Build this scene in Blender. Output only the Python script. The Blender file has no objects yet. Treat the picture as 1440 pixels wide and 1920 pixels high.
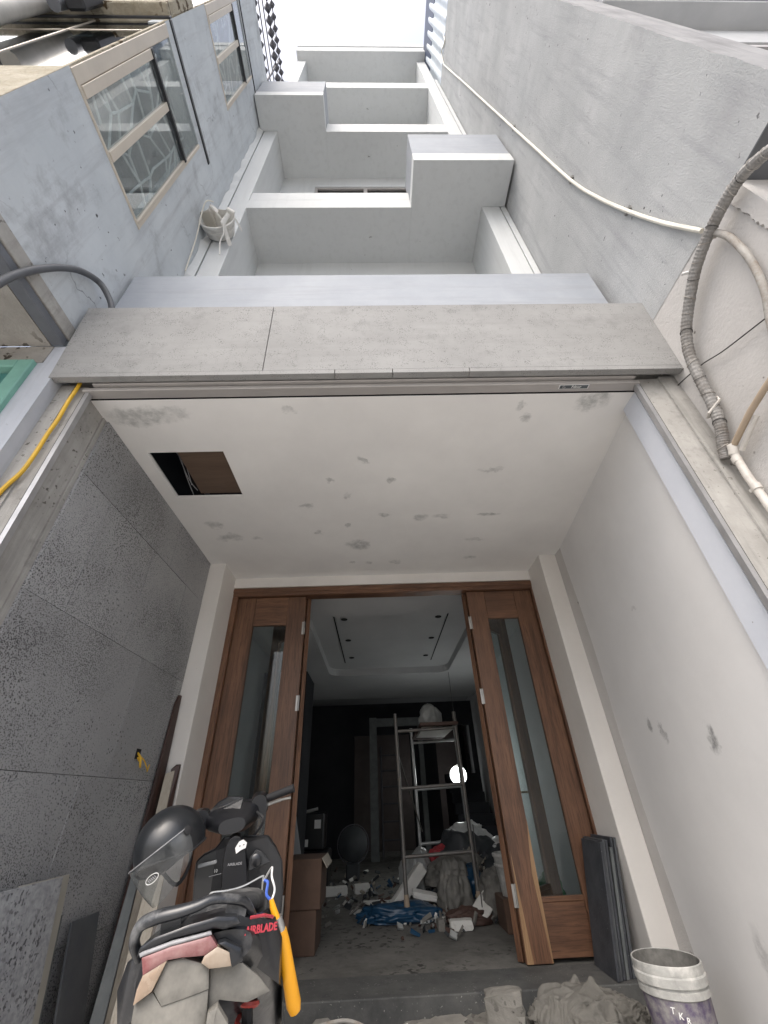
import bpy, bmesh, math, random
from mathutils import Vector, Matrix, noise

# ------------------------------------------------------------------ camera, world, sun, exposure
SC = bpy.context.scene
COL = SC.collection
R = math.radians
CZ = 1.12                                   # eye height above the porch floor

cam_d = bpy.data.cameras.new('camera')
cam = bpy.data.objects.new('camera', cam_d)
COL.objects.link(cam)
cam_d.sensor_fit = 'HORIZONTAL'
cam_d.sensor_width = 36.0
cam_d.lens = 36.0 * 763.263 / 1440.0
cam_d.clip_start = 0.02
cam_d.clip_end = 500.0
cam.matrix_world = (Matrix.Translation((0, 0, CZ)) @ Matrix.Rotation(R(-2.00088), 4, 'Z')
                    @ Matrix.Rotation(R(125.088), 4, 'X') @ Matrix.Rotation(R(-2.52163), 4, 'Z'))
SC.camera = cam

SUN_EL, SUN_ROT = 56.0, 205.0
world = bpy.data.worlds.new('World')
SC.world = world
world.use_nodes = True
wn, wl = world.node_tree.nodes, world.node_tree.links
bg = wn['Background']
sky = wn.new('ShaderNodeTexSky')
sky.sky_type = 'NISHITA'
sky.sun_disc = False
sky.sun_elevation = R(SUN_EL)
sky.sun_rotation = R(SUN_ROT)
sky.air_density = 1.0
sky.dust_density = 6.0
sky.ozone_density = 1.0
hsv = wn.new('ShaderNodeHueSaturation')     # thick cloud: the sky keeps almost no colour
hsv.inputs['Saturation'].default_value = 0.65
wl.new(sky.outputs[0], hsv.inputs['Color'])
wl.new(hsv.outputs[0], bg.inputs['Color'])
bg.inputs['Strength'].default_value = 0.15

sun_d = bpy.data.lights.new('sun', 'SUN')
sun_d.energy = 0.7
sun_d.angle = R(60)
sun_d.color = (1.0, 0.985, 0.96)
sun = bpy.data.objects.new('sun', sun_d)
COL.objects.link(sun)
sun.location = (0, -6, 30)
az = R(SUN_ROT)
sdir = Vector((math.sin(az) * math.cos(R(SUN_EL)), math.cos(az) * math.cos(R(SUN_EL)), math.sin(R(SUN_EL))))
sun.rotation_euler = sdir.to_track_quat('Z', 'Y').to_euler()

SC.view_settings.view_transform = 'Standard'
SC.view_settings.look = 'None'
SC.view_settings.exposure = 1.03
SC.view_settings.gamma = 1.0
SC.view_settings.use_curve_mapping = False
SC.render.engine = 'CYCLES'
SC.cycles.max_bounces = 10
SC.cycles.diffuse_bounces = 6
SC.cycles.glossy_bounces = 4
SC.cycles.transparent_max_bounces = 12
SC.cycles.use_denoising = True

# ------------------------------------------------------------------ materials
MATS = {}


def newmat(name):
    m = bpy.data.materials.new(name)
    m.use_nodes = True
    n, l = m.node_tree.nodes, m.node_tree.links
    return m, n, l, n['Principled BSDF']


def c4(c):
    return (c[0], c[1], c[2], 1.0)


def coords(n, l, scale=(1, 1, 1), rnd=False):
    tc = n.new('ShaderNodeTexCoord')
    mp = n.new('ShaderNodeMapping')
    mp.inputs['Scale'].default_value = scale
    l.new(tc.outputs['Object'], mp.inputs['Vector'])
    if rnd:
        oi = n.new('ShaderNodeObjectInfo')
        mu = n.new('ShaderNodeMath'); mu.operation = 'MULTIPLY'; mu.inputs[1].default_value = 37.0
        l.new(oi.outputs['Random'], mu.inputs[0])
        l.new(mu.outputs[0], mp.inputs['Location'])
    return mp.outputs[0]


def noise_fac(n, l, vec, scale, detail=4.0, rough=0.6, lo=0.35, hi=0.65):
    t = n.new('ShaderNodeTexNoise')
    t.inputs['Scale'].default_value = scale
    t.inputs['Detail'].default_value = detail
    t.inputs['Roughness'].default_value = rough
    l.new(vec, t.inputs['Vector'])
    mr = n.new('ShaderNodeMapRange')
    mr.inputs['From Min'].default_value = lo
    mr.inputs['From Max'].default_value = hi
    l.new(t.outputs['Fac'], mr.inputs['Value'])
    return mr.outputs[0], t.outputs['Fac']


def mix(n, l, fac, a, b):
    mx = n.new('ShaderNodeMix'); mx.data_type = 'RGBA'
    if isinstance(fac, float):
        mx.inputs[0].default_value = fac
    else:
        l.new(fac, mx.inputs[0])
    for i, s in ((6, a), (7, b)):
        if isinstance(s, tuple):
            mx.inputs[i].default_value = c4(s)
        else:
            l.new(s, mx.inputs[i])
    return mx.outputs[2]


def mul(n, l, a, k):
    m = n.new('ShaderNodeMath'); m.operation = 'MULTIPLY'
    l.new(a, m.inputs[0])
    if isinstance(k, float):
        m.inputs[1].default_value = k
    else:
        l.new(k, m.inputs[1])
    return m.outputs[0]


def plaster(name, a, b, scale=1.5, rough=0.8, bump=0.15, bscale=60.0, streak=None, streak_axis='Z',
            speck=None, speck_scale=40.0, speck_thr=0.70, crack=0.0, dist=0.01, spec=0.3, stain=None):
    m, n, l, p = newmat(name)
    v = coords(n, l)
    f, _ = noise_fac(n, l, v, scale, 6, 0.65, 0.3, 0.7)
    col = mix(n, l, f, a, b)
    if streak:
        s = {'Z': (7, 7, 0.5), 'X': (0.5, 7, 7), 'Y': (7, 0.5, 7)}[streak_axis]
        v2 = coords(n, l, s)
        f2, _ = noise_fac(n, l, v2, 1.6, 5, 0.7, 0.5, 0.75)
        col = mix(n, l, mul(n, l, f2, 0.7), col, streak)
    if stain:
        f5, _ = noise_fac(n, l, v, stain[1], 6, 0.7, 0.55, 0.72)
        col = mix(n, l, mul(n, l, f5, stain[2]), col, stain[0])
    if speck:
        f3, _ = noise_fac(n, l, v, speck_scale, 3, 0.5, speck_thr, speck_thr + 0.04)
        f3b, _ = noise_fac(n, l, v, speck_scale * 0.11, 2, 0.5, 0.42, 0.6)
        col = mix(n, l, mul(n, l, f3, f3b), col, speck)
    if crack > 0:
        vo = n.new('ShaderNodeTexVoronoi'); vo.feature = 'DISTANCE_TO_EDGE'
        vo.inputs['Scale'].default_value = 0.9
        nz = n.new('ShaderNodeTexNoise'); nz.inputs['Scale'].default_value = 3.0; nz.inputs['Detail'].default_value = 6
        l.new(v, nz.inputs['Vector'])
        add = n.new('ShaderNodeVectorMath'); add.operation = 'MULTIPLY_ADD'
        add.inputs[1].default_value = (0.5, 0.5, 0.5)
        l.new(nz.outputs['Color'], add.inputs[0]); l.new(v, add.inputs[2])
        l.new(add.outputs[0], vo.inputs['Vector'])
        mr = n.new('ShaderNodeMapRange'); mr.inputs['From Min'].default_value = 0.0; mr.inputs['From Max'].default_value = 0.006
        mr.inputs['To Min'].default_value = crack; mr.inputs['To Max'].default_value = 0.0
        l.new(vo.outputs['Distance'], mr.inputs['Value'])
        fm, _ = noise_fac(n, l, v, 0.8, 2, 0.5, 0.5, 0.62)
        col = mix(n, l, mul(n, l, mr.outputs[0], fm), col, (0.10, 0.10, 0.11))
    l.new(col, p.inputs['Base Color'])
    p.inputs['Roughness'].default_value = rough
    p.inputs['Specular IOR Level'].default_value = spec
    _, raw = noise_fac(n, l, v, bscale, 6, 0.65)
    bp = n.new('ShaderNodeBump'); bp.inputs['Strength'].default_value = bump; bp.inputs['Distance'].default_value = dist
    l.new(raw, bp.inputs['Height']); l.new(bp.outputs[0], p.inputs['Normal'])
    MATS[name] = m
    return m


def plain(name, col, rough=0.5, metal=0.0, var=0.25, scale=8.0, bump=0.05, bscale=50.0, emit=None, dust=None, spec=0.5, coat=0.0):
    m, n, l, p = newmat(name)
    v = coords(n, l, rnd=True)
    f, raw = noise_fac(n, l, v, scale, 5, 0.6, 0.3, 0.7)
    d = tuple(c * (1 - var) for c in col)
    out = mix(n, l, f, d, col)
    if dust:
        f2, _ = noise_fac(n, l, v, dust[1], 6, 0.7, dust[2], dust[2] + 0.25)
        out = mix(n, l, f2, out, dust[0])
        rr = n.new('ShaderNodeMapRange'); rr.inputs['To Min'].default_value = rough; rr.inputs['To Max'].default_value = 0.85
        l.new(f2, rr.inputs['Value']); l.new(rr.outputs[0], p.inputs['Roughness'])
    else:
        p.inputs['Roughness'].default_value = rough
    l.new(out, p.inputs['Base Color'])
    p.inputs['Metallic'].default_value = metal
    p.inputs['Specular IOR Level'].default_value = spec
    p.inputs['Coat Weight'].default_value = coat
    if bump:
        _, r2 = noise_fac(n, l, v, bscale, 4, 0.6)
        bp = n.new('ShaderNodeBump'); bp.inputs['Strength'].default_value = bump; bp.inputs['Distance'].default_value = 0.01
        l.new(r2, bp.inputs['Height']); l.new(bp.outputs[0], p.inputs['Normal'])
    if emit:
        p.inputs['Emission Color'].default_value = c4(emit[0]); p.inputs['Emission Strength'].default_value = emit[1]
    MATS[name] = m
    return m


def wood(name, a, b, c, axis='Z', rough=0.5, s=1.0):
    m, n, l, p = newmat(name)
    k = {'Z': (14, 14, 0.9), 'X': (0.9, 14, 14), 'Y': (14, 0.9, 14)}[axis]
    v = coords(n, l, tuple(q * s for q in k), rnd=True)
    f1, raw = noise_fac(n, l, v, 1.0, 8, 0.62, 0.32, 0.68)
    v2 = coords(n, l, tuple(q * s * 5 for q in k), rnd=True)
    f2, raw2 = noise_fac(n, l, v2, 1.4, 5, 0.7, 0.45, 0.7)
    col = mix(n, l, f1, a, b)
    col = mix(n, l, mul(n, l, f2, 0.75), col, c)
    v3 = coords(n, l, (1, 1, 1), rnd=True)
    f3, _ = noise_fac(n, l, v3, 2.2, 3, 0.5, 0.45, 0.8)
    col = mix(n, l, mul(n, l, f3, 0.5), col, c)
    l.new(col, p.inputs['Base Color'])
    p.inputs['Roughness'].default_value = rough
    bp = n.new('ShaderNodeBump'); bp.inputs['Strength'].default_value = 0.15; bp.inputs['Distance'].default_value = 0.004
    l.new(raw2, bp.inputs['Height']); l.new(bp.outputs[0], p.inputs['Normal'])
    MATS[name] = m
    return m


def glass(name, tint=(0.9, 0.95, 0.95), ior=1.5, rough=0.02, haze=0.0, haze_col=(0.5, 0.5, 0.5)):
    m, n, l, p = newmat(name)
    n.remove(p)
    out = n['Material Output']
    tr = n.new('ShaderNodeBsdfTransparent'); tr.inputs[0].default_value = c4(tint)
    gl = n.new('ShaderNodeBsdfGlossy'); gl.inputs['Roughness'].default_value = rough
    # Schlick reflectance, the same from both sides of the sheet
    f0 = ((ior - 1) / (ior + 1)) ** 2
    ge = n.new('ShaderNodeNewGeometry')
    dp = n.new('ShaderNodeVectorMath'); dp.operation = 'DOT_PRODUCT'
    l.new(ge.outputs['Incoming'], dp.inputs[0]); l.new(ge.outputs['Normal'], dp.inputs[1])
    ab = n.new('ShaderNodeMath'); ab.operation = 'ABSOLUTE'; l.new(dp.outputs['Value'], ab.inputs[0])
    iv = n.new('ShaderNodeMath'); iv.operation = 'SUBTRACT'; iv.inputs[0].default_value = 1.0; l.new(ab.outputs[0], iv.inputs[1])
    pw5 = n.new('ShaderNodeMath'); pw5.operation = 'POWER'; pw5.inputs[1].default_value = 5.0; l.new(iv.outputs[0], pw5.inputs[0])
    fr = n.new('ShaderNodeMapRange'); fr.inputs['To Min'].default_value = f0; fr.inputs['To Max'].default_value = 1.0
    l.new(pw5.outputs[0], fr.inputs['Value'])
    ms = n.new('ShaderNodeMixShader')
    l.new(fr.outputs[0], ms.inputs[0]); l.new(tr.outputs[0], ms.inputs[1]); l.new(gl.outputs[0], ms.inputs[2])
    last = ms.outputs[0]
    if haze > 0:
        df = n.new('ShaderNodeBsdfDiffuse'); df.inputs[0].default_value = c4(haze_col)
        v = coords(n, l)
        f, _ = noise_fac(n, l, v, 14, 5, 0.7, 0.3, 0.75)
        m2 = n.new('ShaderNodeMixShader')
        l.new(mul(n, l, f, haze), m2.inputs[0]); l.new(last, m2.inputs[1]); l.new(df.outputs[0], m2.inputs[2])
        last = m2.outputs[0]
    l.new(last, out.inputs['Surface'])
    MATS[name] = m
    return m


def stone_mat(name):
    m, n, l, p = newmat(name)
    v = coords(n, l)
    oi = n.new('ShaderNodeObjectInfo')
    f, _ = noise_fac(n, l, v, 1.6, 6, 0.65, 0.3, 0.7)
    col = mix(n, l, f, (0.27, 0.273, 0.278), (0.38, 0.383, 0.388))
    fg, _ = noise_fac(n, l, v, 110, 3, 0.6, 0.35, 0.65)
    col = mix(n, l, mul(n, l, fg, 0.55), col, (0.40, 0.405, 0.41))
    col = mix(n, l, mul(n, l, oi.outputs['Random'], 0.35), col, (0.19, 0.19, 0.195))
    # open pores: scattered, clustered, of two sizes
    pits = None
    for sc, thr, cl in ((125.0, 0.24, 1.2), (72.0, 0.20, 2.0), (36.0, 0.13, 3.0)):
        vo = n.new('ShaderNodeTexVoronoi'); vo.inputs['Scale'].default_value = sc
        l.new(v, vo.inputs['Vector'])
        cm, _ = noise_fac(n, l, v, cl, 3, 0.6, 0.12, 0.66)
        t = mul(n, l, cm, thr * 2.0)
        sb = n.new('ShaderNodeMath'); sb.operation = 'SUBTRACT'
        l.new(t, sb.inputs[0]); l.new(vo.outputs['Distance'], sb.inputs[1])
        mr = n.new('ShaderNodeMapRange'); mr.inputs['From Min'].default_value = 0.0; mr.inputs['From Max'].default_value = 0.13
        l.new(sb.outputs[0], mr.inputs['Value'])
        if pits is None:
            pits = mr.outputs[0]
        else:
            mx = n.new('ShaderNodeMath'); mx.operation = 'MAXIMUM'
            l.new(pits, mx.inputs[0]); l.new(mr.outputs[0], mx.inputs[1]); pits = mx.outputs[0]
    col = mix(n, l, mul(n, l, pits, 0.9), col, (0.03, 0.03, 0.033))
    # pale dried cement smears
    v2 = coords(n, l, (1, 2.2, 0.7))
    fs, _ = noise_fac(n, l, v2, 2.4, 6, 0.75, 0.66, 0.80)
    col = mix(n, l, mul(n, l, fs, 0.5), col, (0.36, 0.36, 0.34))
    l.new(col, p.inputs['Base Color'])
    p.inputs['Roughness'].default_value = 0.52
    inv = n.new('ShaderNodeMath'); inv.operation = 'SUBTRACT'; inv.inputs[0].default_value = 1.0
    l.new(pits, inv.inputs[1])
    bp = n.new('ShaderNodeBump'); bp.inputs['Strength'].default_value = 0.5; bp.inputs['Distance'].default_value = 0.004
    l.new(inv.outputs[0], bp.inputs['Height']); l.new(bp.outputs[0], p.inputs['Normal'])
    MATS[name] = m
    return m


def patched(name, base, base2, patch, spots, axes=(0, 1), rough=0.8):
    """putty-white surface with patches of grey filler at given places (u, v, ru, rv, strength)"""
    m, n, l, p = newmat(name)
    v = coords(n, l)
    f, _ = noise_fac(n, l, v, 1.3, 5, 0.6, 0.3, 0.7)
    col = mix(n, l, f, base, base2)
    nz = n.new('ShaderNodeTexNoise'); nz.inputs['Scale'].default_value = 7.0; nz.inputs['Detail'].default_value = 6
    nz.inputs['Roughness'].default_value = 0.7
    l.new(v, nz.inputs['Vector'])
    dv = n.new('ShaderNodeVectorMath'); dv.operation = 'MULTIPLY_ADD'; dv.inputs[1].default_value = (0.20, 0.20, 0.20)
    l.new(nz.outputs['Color'], dv.inputs[0])
    off = n.new('ShaderNodeVectorMath'); off.operation = 'SUBTRACT'; off.inputs[1].default_value = (0.10, 0.10, 0.10)
    l.new(v, off.inputs[0]); l.new(off.outputs[0], dv.inputs[2])
    acc = None
    for (u, w, ru, rw, st) in spots:
        c = [0.0, 0.0, 0.0]; k = [0.0, 0.0, 0.0]
        c[axes[0]] = u; c[axes[1]] = w; k[axes[0]] = 1 / ru; k[axes[1]] = 1 / rw
        a = n.new('ShaderNodeVectorMath'); a.operation = 'SUBTRACT'; a.inputs[1].default_value = c
        l.new(dv.outputs[0], a.inputs[0])
        b = n.new('ShaderNodeVectorMath'); b.operation = 'MULTIPLY'; b.inputs[1].default_value = k
        l.new(a.outputs[0], b.inputs[0])
        d = n.new('ShaderNodeVectorMath'); d.operation = 'LENGTH'
        l.new(b.outputs[0], d.inputs[0])
        mr = n.new('ShaderNodeMapRange'); mr.inputs['From Min'].default_value = 1.15; mr.inputs['From Max'].default_value = 0.55
        mr.inputs['To Max'].default_value = st
        l.new(d.outputs['Value'], mr.inputs['Value'])
        if acc is None:
            acc = mr.outputs[0]
        else:
            mx = n.new('ShaderNodeMath'); mx.operation = 'MAXIMUM'
            l.new(acc, mx.inputs[0]); l.new(mr.outputs[0], mx.inputs[1]); acc = mx.outputs[0]
    fb, _ = noise_fac(n, l, v, 22, 5, 0.7, 0.25, 0.6)
    col = mix(n, l, mul(n, l, acc, fb), col, patch)
    l.new(col, p.inputs['Base Color'])
    p.inputs['Roughness'].default_value = rough
    p.inputs['Specular IOR Level'].default_value = 0.25
    _, raw = noise_fac(n, l, v, 9, 6, 0.6)
    bp = n.new('ShaderNodeBump'); bp.inputs['Strength'].default_value = 0.10; bp.inputs['Distance'].default_value = 0.02
    l.new(raw, bp.inputs['Height']); l.new(bp.outputs[0], p.inputs['Normal'])
    MATS[name] = m
    return m


plaster('tower_white', (0.535, 0.552, 0.556), (0.585, 0.602, 0.606), 0.8, 0.8, 0.08, 70, streak=(0.48, 0.494, 0.497), speck=(0.2, 0.2, 0.2), speck_scale=30, speck_thr=0.74)
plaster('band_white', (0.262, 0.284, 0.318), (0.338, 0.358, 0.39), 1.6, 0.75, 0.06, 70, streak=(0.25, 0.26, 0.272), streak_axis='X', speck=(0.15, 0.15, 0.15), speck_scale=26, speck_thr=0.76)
plaster('fascia_board', (0.25, 0.249, 0.245), (0.31, 0.309, 0.304), 2.2, 0.85, 0.12, 120, streak=(0.23, 0.229, 0.225), streak_axis='X', speck=(0.14, 0.14, 0.138), speck_scale=150, speck_thr=0.58, stain=((0.17, 0.17, 0.168), 4.5, 0.55))
plaster('left_cement', (0.455, 0.488, 0.515), (0.565, 0.598, 0.62), 1.8, 0.85, 0.2, 45, streak=(0.36, 0.372, 0.395), speck=(0.05, 0.05, 0.055), speck_scale=22, speck_thr=0.70, crack=0.9, stain=((0.28, 0.288, 0.305), 2.6, 0.75))
plaster('left_lower', (0.36, 0.38, 0.42), (0.47, 0.49, 0.53), 2.2, 0.85, 0.15, 50, streak=(0.3, 0.31, 0.33), speck=(0.1, 0.1, 0.1), speck_scale=26, speck_thr=0.70)
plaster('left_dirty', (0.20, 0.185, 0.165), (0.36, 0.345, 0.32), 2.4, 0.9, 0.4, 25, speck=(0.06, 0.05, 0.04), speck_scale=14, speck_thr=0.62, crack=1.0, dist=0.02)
plaster('chipped', (0.32, 0.28, 0.20), (0.50, 0.46, 0.38), 5.0, 0.95, 1.0, 14, speck=(0.10, 0.07, 0.04), speck_scale=10, speck_thr=0.56, dist=0.05)
plaster('right_stucco', (0.355, 0.366, 0.372), (0.455, 0.464, 0.468), 1.5, 0.9, 0.4, 95, streak=(0.28, 0.285, 0.30), speck=(0.03, 0.03, 0.03), speck_scale=20, speck_thr=0.69, dist=0.02, stain=((0.33, 0.335, 0.345), 1.7, 0.8))
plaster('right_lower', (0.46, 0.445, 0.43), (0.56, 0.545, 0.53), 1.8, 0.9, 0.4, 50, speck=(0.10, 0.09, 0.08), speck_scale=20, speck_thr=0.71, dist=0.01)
plaster('right_pillar', (0.20, 0.20, 0.205), (0.33, 0.33, 0.335), 2.5, 0.9, 0.3, 40, streak=(0.14, 0.14, 0.145))
plaster('right_bay', (0.36, 0.37, 0.38), (0.44, 0.45, 0.46), 2.5, 0.85, 0.1, 40)
plaster('pillar_cement', (0.30, 0.29, 0.272), (0.42, 0.41, 0.388), 4.0, 0.9, 0.35, 35, streak=(0.19, 0.185, 0.175), speck=(0.12, 0.11, 0.10), speck_scale=40, speck_thr=0.64, stain=((0.17, 0.165, 0.155), 6.0, 0.6))
plaster('jamb_white', (0.55, 0.58, 0.64), (0.64, 0.665, 0.72), 2.0, 0.7, 0.08, 60, speck=(0.3, 0.3, 0.3), speck_scale=40, speck_thr=0.72)
plaster('porch_white', (0.60, 0.605, 0.615), (0.70, 0.70, 0.70), 1.1, 0.75, 0.10, 14, stain=((0.50, 0.49, 0.48), 1.4, 0.5))
plaster('back_white', (0.66, 0.635, 0.60), (0.74, 0.715, 0.68), 1.5, 0.75, 0.08, 20, speck=(0.3, 0.28, 0.25), speck_scale=30, speck_thr=0.75)
plaster('interior_grey', (0.32, 0.328, 0.335), (0.39, 0.398, 0.405), 1.0, 0.7, 0.05, 30)
plaster('tray_white', (0.46, 0.465, 0.47), (0.54, 0.545, 0.55), 1.0, 0.7, 0.03, 30)
plaster('interior_dark', (0.014, 0.015, 0.019), (0.028, 0.030, 0.035), 1.2, 0.8, 0.1, 30)  # near-black albedo: the dimness at the room's back is put into the colour
plaster('pink_wall', (0.09, 0.075, 0.072), (0.13, 0.11, 0.105), 2.0, 0.8, 0.1, 30, stain=((0.15, 0.12, 0.11), 3.0, 0.7))
plaster('floor_dust', (0.11, 0.107, 0.098), (0.20, 0.193, 0.178), 3.5, 0.9, 0.4, 40, speck=(0.05, 0.05, 0.045), speck_scale=18, speck_thr=0.58, stain=((0.08, 0.078, 0.072), 5.0, 0.7))
plaster('sill_stone', (0.06, 0.062, 0.062), (0.125, 0.125, 0.12), 4.0, 0.75, 0.2, 60, stain=((0.05, 0.05, 0.055), 6.0, 0.8), speck=(0.3, 0.3, 0.28), speck_scale=80, speck_thr=0.66)
plaster('ground_concrete', (0.40, 0.395, 0.38), (0.50, 0.49, 0.47), 0.6, 0.9, 0.3, 30, speck=(0.15, 0.14, 0.13), speck_scale=20, speck_thr=0.7)
plaster('granite', (0.22, 0.225, 0.24), (0.42, 0.43, 0.445), 38.0, 0.35, 0.05, 40, speck=(0.07, 0.07, 0.08), speck_scale=60, speck_thr=0.55, spec=0.5)
plaster('tile_beige', (0.33, 0.315, 0.27), (0.38, 0.36, 0.315), 3.0, 0.5, 0.03, 40, spec=0.5)
plaster('tile_dark', (0.055, 0.06, 0.068), (0.09, 0.095, 0.10), 6.0, 0.5, 0.05, 40, spec=0.5)
plaster('tile_grey', (0.10, 0.11, 0.112), (0.15, 0.16, 0.16), 9.0, 0.6, 0.05, 40)
plaster('slab_dark', (0.035, 0.038, 0.045), (0.075, 0.08, 0.09), 6.0, 0.6, 0.2, 60, speck=(0.2, 0.2, 0.2), speck_scale=90, speck_thr=0.68)
plaster('rubble', (0.15, 0.145, 0.13), (0.235, 0.225, 0.205), 6.0, 0.95, 0.5, 40, speck=(0.08, 0.075, 0.07), speck_scale=30, speck_thr=0.6)
plaster('cloth_grey', (0.12, 0.115, 0.103), (0.175, 0.168, 0.152), 5.0, 0.95, 0.6, 28, speck=(0.10, 0.095, 0.085), speck_scale=20, speck_thr=0.58)
stone_mat('basalt')
ceil_spots = [(-1.41, 1.73, .20, .07, .9), (-1.2, 1.70, .10, .05, .6), (-.5, 1.70, .05, .03, .6), (.96, 1.69, .035, .04, .8), (1.01, 1.79, .035, .05, .8),
              (1.38, 1.66, .10, .08, .95), (-.06, 2.16, .03, .03, .8), (-.31, 2.38, .04, .025, .9), (.14, 2.4, .04, .03, .9), (-.54, 2.7, .06, .04, .8),
              (.11, 2.86, .05, .035, .9), (.42, 2.91, .05, .06, .8), (1.0, 2.88, .10, .03, .9), (-.14, 3.35, .11, .09, .9), (-.21, 3.0, .03, .03, .8),
              (.89, 2.3, .10, .025, .6), (-1.35, 2.96, .07, .06, .85), (-1.30, 3.16, .12, .06, .8), (.59, 2.9, .09, .035, .6), (-.2, 2.58, .03, .03, .8),
              (-.48, 3.11, .03, .025, .7), (.97, 3.31, .10, .03, .6), (.98, 3.66, .07, .03, .7), (-.22, 3.7, .04, .03, .7), (-.05, 3.71, .05, .035, .7), (.22, 3.72, .06, .03, .6),
              (-1.05, 3.18, .04, .03, .6)]
patched('ceiling_putty', (0.73, 0.72, 0.705), (0.83, 0.82, 0.80), (0.42, 0.425, 0.415), ceil_spots)
wall_spots = [(3.0, 1.455, .03, .045, .9), (2.86, 1.39, .03, .06, .9), (2.38, 1.31, .04, .07, 1.0), (2.62, 2.1, .05, .02, .5), (2.0, 1.0, .15, .10, .25), (2.7, .40, .06, .16, .5)]
patched('porch_right_white', (0.71, 0.705, 0.70), (0.79, 0.785, 0.78), (0.30, 0.30, 0.30), wall_spots, axes=(1, 2))

wood('wood_v', (0.105, 0.052, 0.030), (0.215, 0.108, 0.060), (0.042, 0.020, 0.013), 'Z', 0.45)
wood('wood_h', (0.105, 0.052, 0.030), (0.215, 0.108, 0.060), (0.042, 0.020, 0.013), 'X', 0.45)
wood('wood_dark', (0.035, 0.018, 0.014), (0.07, 0.033, 0.025), (0.018, 0.010, 0.009), 'Z', 0.5)
wood('wood_sap', (0.30, 0.18, 0.09), (0.38, 0.24, 0.13), (0.2, 0.11, 0.05), 'Z', 0.5)
wood('plank_pale', (0.38, 0.34, 0.28), (0.46, 0.42, 0.35), (0.30, 0.26, 0.2), 'Z', 0.6)
wood('board_brown', (0.10, 0.065, 0.045), (0.135, 0.09, 0.062), (0.08, 0.05, 0.035), 'X', 0.6, 0.6)
plain('cardboard', (0.12, 0.072, 0.05), 0.85, var=0.3)
plain('alu_grey', (0.42, 0.40, 0.385), 0.45, 0.25, 0.12, 3.0)
plain('alu_cream', (0.56, 0.50, 0.42), 0.45, 0.1, 0.12, 3.0)
plain('alu_dark', (0.035, 0.037, 0.042), 0.4, 0.3)
plain('rail_metal', (0.50, 0.50, 0.51), 0.4, 0.6)
plain('black_gap', (0.008, 0.008, 0.01), 0.9)
plain('black_rubber', (0.015, 0.015, 0.017), 0.7)
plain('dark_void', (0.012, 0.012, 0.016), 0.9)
plain('cable_grey', (0.10, 0.105, 0.115), 0.55)
plain('cable_yellow', (0.70, 0.42, 0.03), 0.5)
plain('cable_dark', (0.045, 0.042, 0.04), 0.6)
plain('pvc_white', (0.62, 0.59, 0.545), 0.45, dust=((0.40, 0.36, 0.31), 9.0, 0.55))
plain('conduit_cream', (0.68, 0.65, 0.57), 0.45, dust=((0.45, 0.41, 0.34), 14.0, 0.6))
plain('tape_grey', (0.27, 0.262, 0.25), 0.6, bump=0.5, bscale=60, dust=((0.13, 0.112, 0.095), 7.0, 0.45))
plain('pipe_foam', (0.42, 0.40, 0.37), 0.7, dust=((0.22, 0.17, 0.13), 10.0, 0.45), bump=0.4)
plain('tube_tan', (0.42, 0.33, 0.24), 0.5, dust=((0.30, 0.24, 0.18), 8.0, 0.5))
plain('channel_grey', (0.155, 0.165, 0.185), 0.5, 0.2)
plain('teal_paint', (0.20, 0.42, 0.345), 0.55, dust=((0.06, 0.10, 0.08), 16.0, 0.62))
plain('teal_dark', (0.05, 0.20, 0.18), 0.55)
plain('blue_sheet', (0.03, 0.055, 0.12), 0.5, 0.2)
plain('pale_sheet', (0.62, 0.68, 0.73), 0.45, 0.2)
plain('iron_dark', (0.10, 0.10, 0.115), 0.6, 0.3)
plain('hinge_steel', (0.45, 0.44, 0.42), 0.4, 0.8)
plain('brass', (0.55, 0.40, 0.16), 0.35, 0.9)
plain('white_plastic', (0.72, 0.71, 0.68), 0.5, dust=((0.5, 0.48, 0.44), 12, 0.5))
plain('foam_white', (0.70, 0.69, 0.65), 0.8, var=0.1, dust=((0.42, 0.40, 0.36), 8, 0.55))
plain('scaffold_steel', (0.20, 0.19, 0.18), 0.5, 0.6, dust=((0.30, 0.27, 0.23), 20, 0.5))
plain('scaffold_pale', (0.55, 0.56, 0.56), 0.4, 0.6)
plain('bag_white', (0.62, 0.63, 0.62), 0.4)
plain('bag_blue', (0.012, 0.055, 0.115), 0.35)
plain('bag_red', (0.42, 0.05, 0.06), 0.4)
plain('bag_green', (0.03, 0.22, 0.07), 0.4)
plain('bag_grey', (0.17, 0.165, 0.15), 0.7, dust=((0.26, 0.25, 0.22), 9, 0.5))
plain('bag_dark', (0.035, 0.04, 0.045), 0.6)
plain('bag_clear', (0.36, 0.37, 0.36), 0.35)
plain('brown_scrap', (0.08, 0.045, 0.035), 0.7)
plain('bucket_grey', (0.44, 0.44, 0.42), 0.6, var=0.35, scale=14, dust=((0.62, 0.61, 0.58), 10, 0.45))
plain('bucket_purple', (0.085, 0.062, 0.125), 0.6, var=0.3, scale=14, dust=((0.25, 0.24, 0.235), 16, 0.38))
plain('bucket_inside', (0.20, 0.195, 0.18), 0.85, var=0.5, scale=25)
plain('scoot_black', (0.012, 0.013, 0.016), 0.28, var=0.3, dust=((0.10, 0.10, 0.10), 7, 0.55), coat=0.3)
plain('scoot_deep', (0.008, 0.0085, 0.011), 0.30, var=0.3, coat=0.4)
plain('scoot_grey', (0.13, 0.124, 0.11), 0.5, var=0.3, scale=5, dust=((0.25, 0.238, 0.21), 5, 0.40))
plain('scoot_silver', (0.30, 0.31, 0.32), 0.45, 0.3, dust=((0.42, 0.41, 0.38), 8, 0.5))
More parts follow.
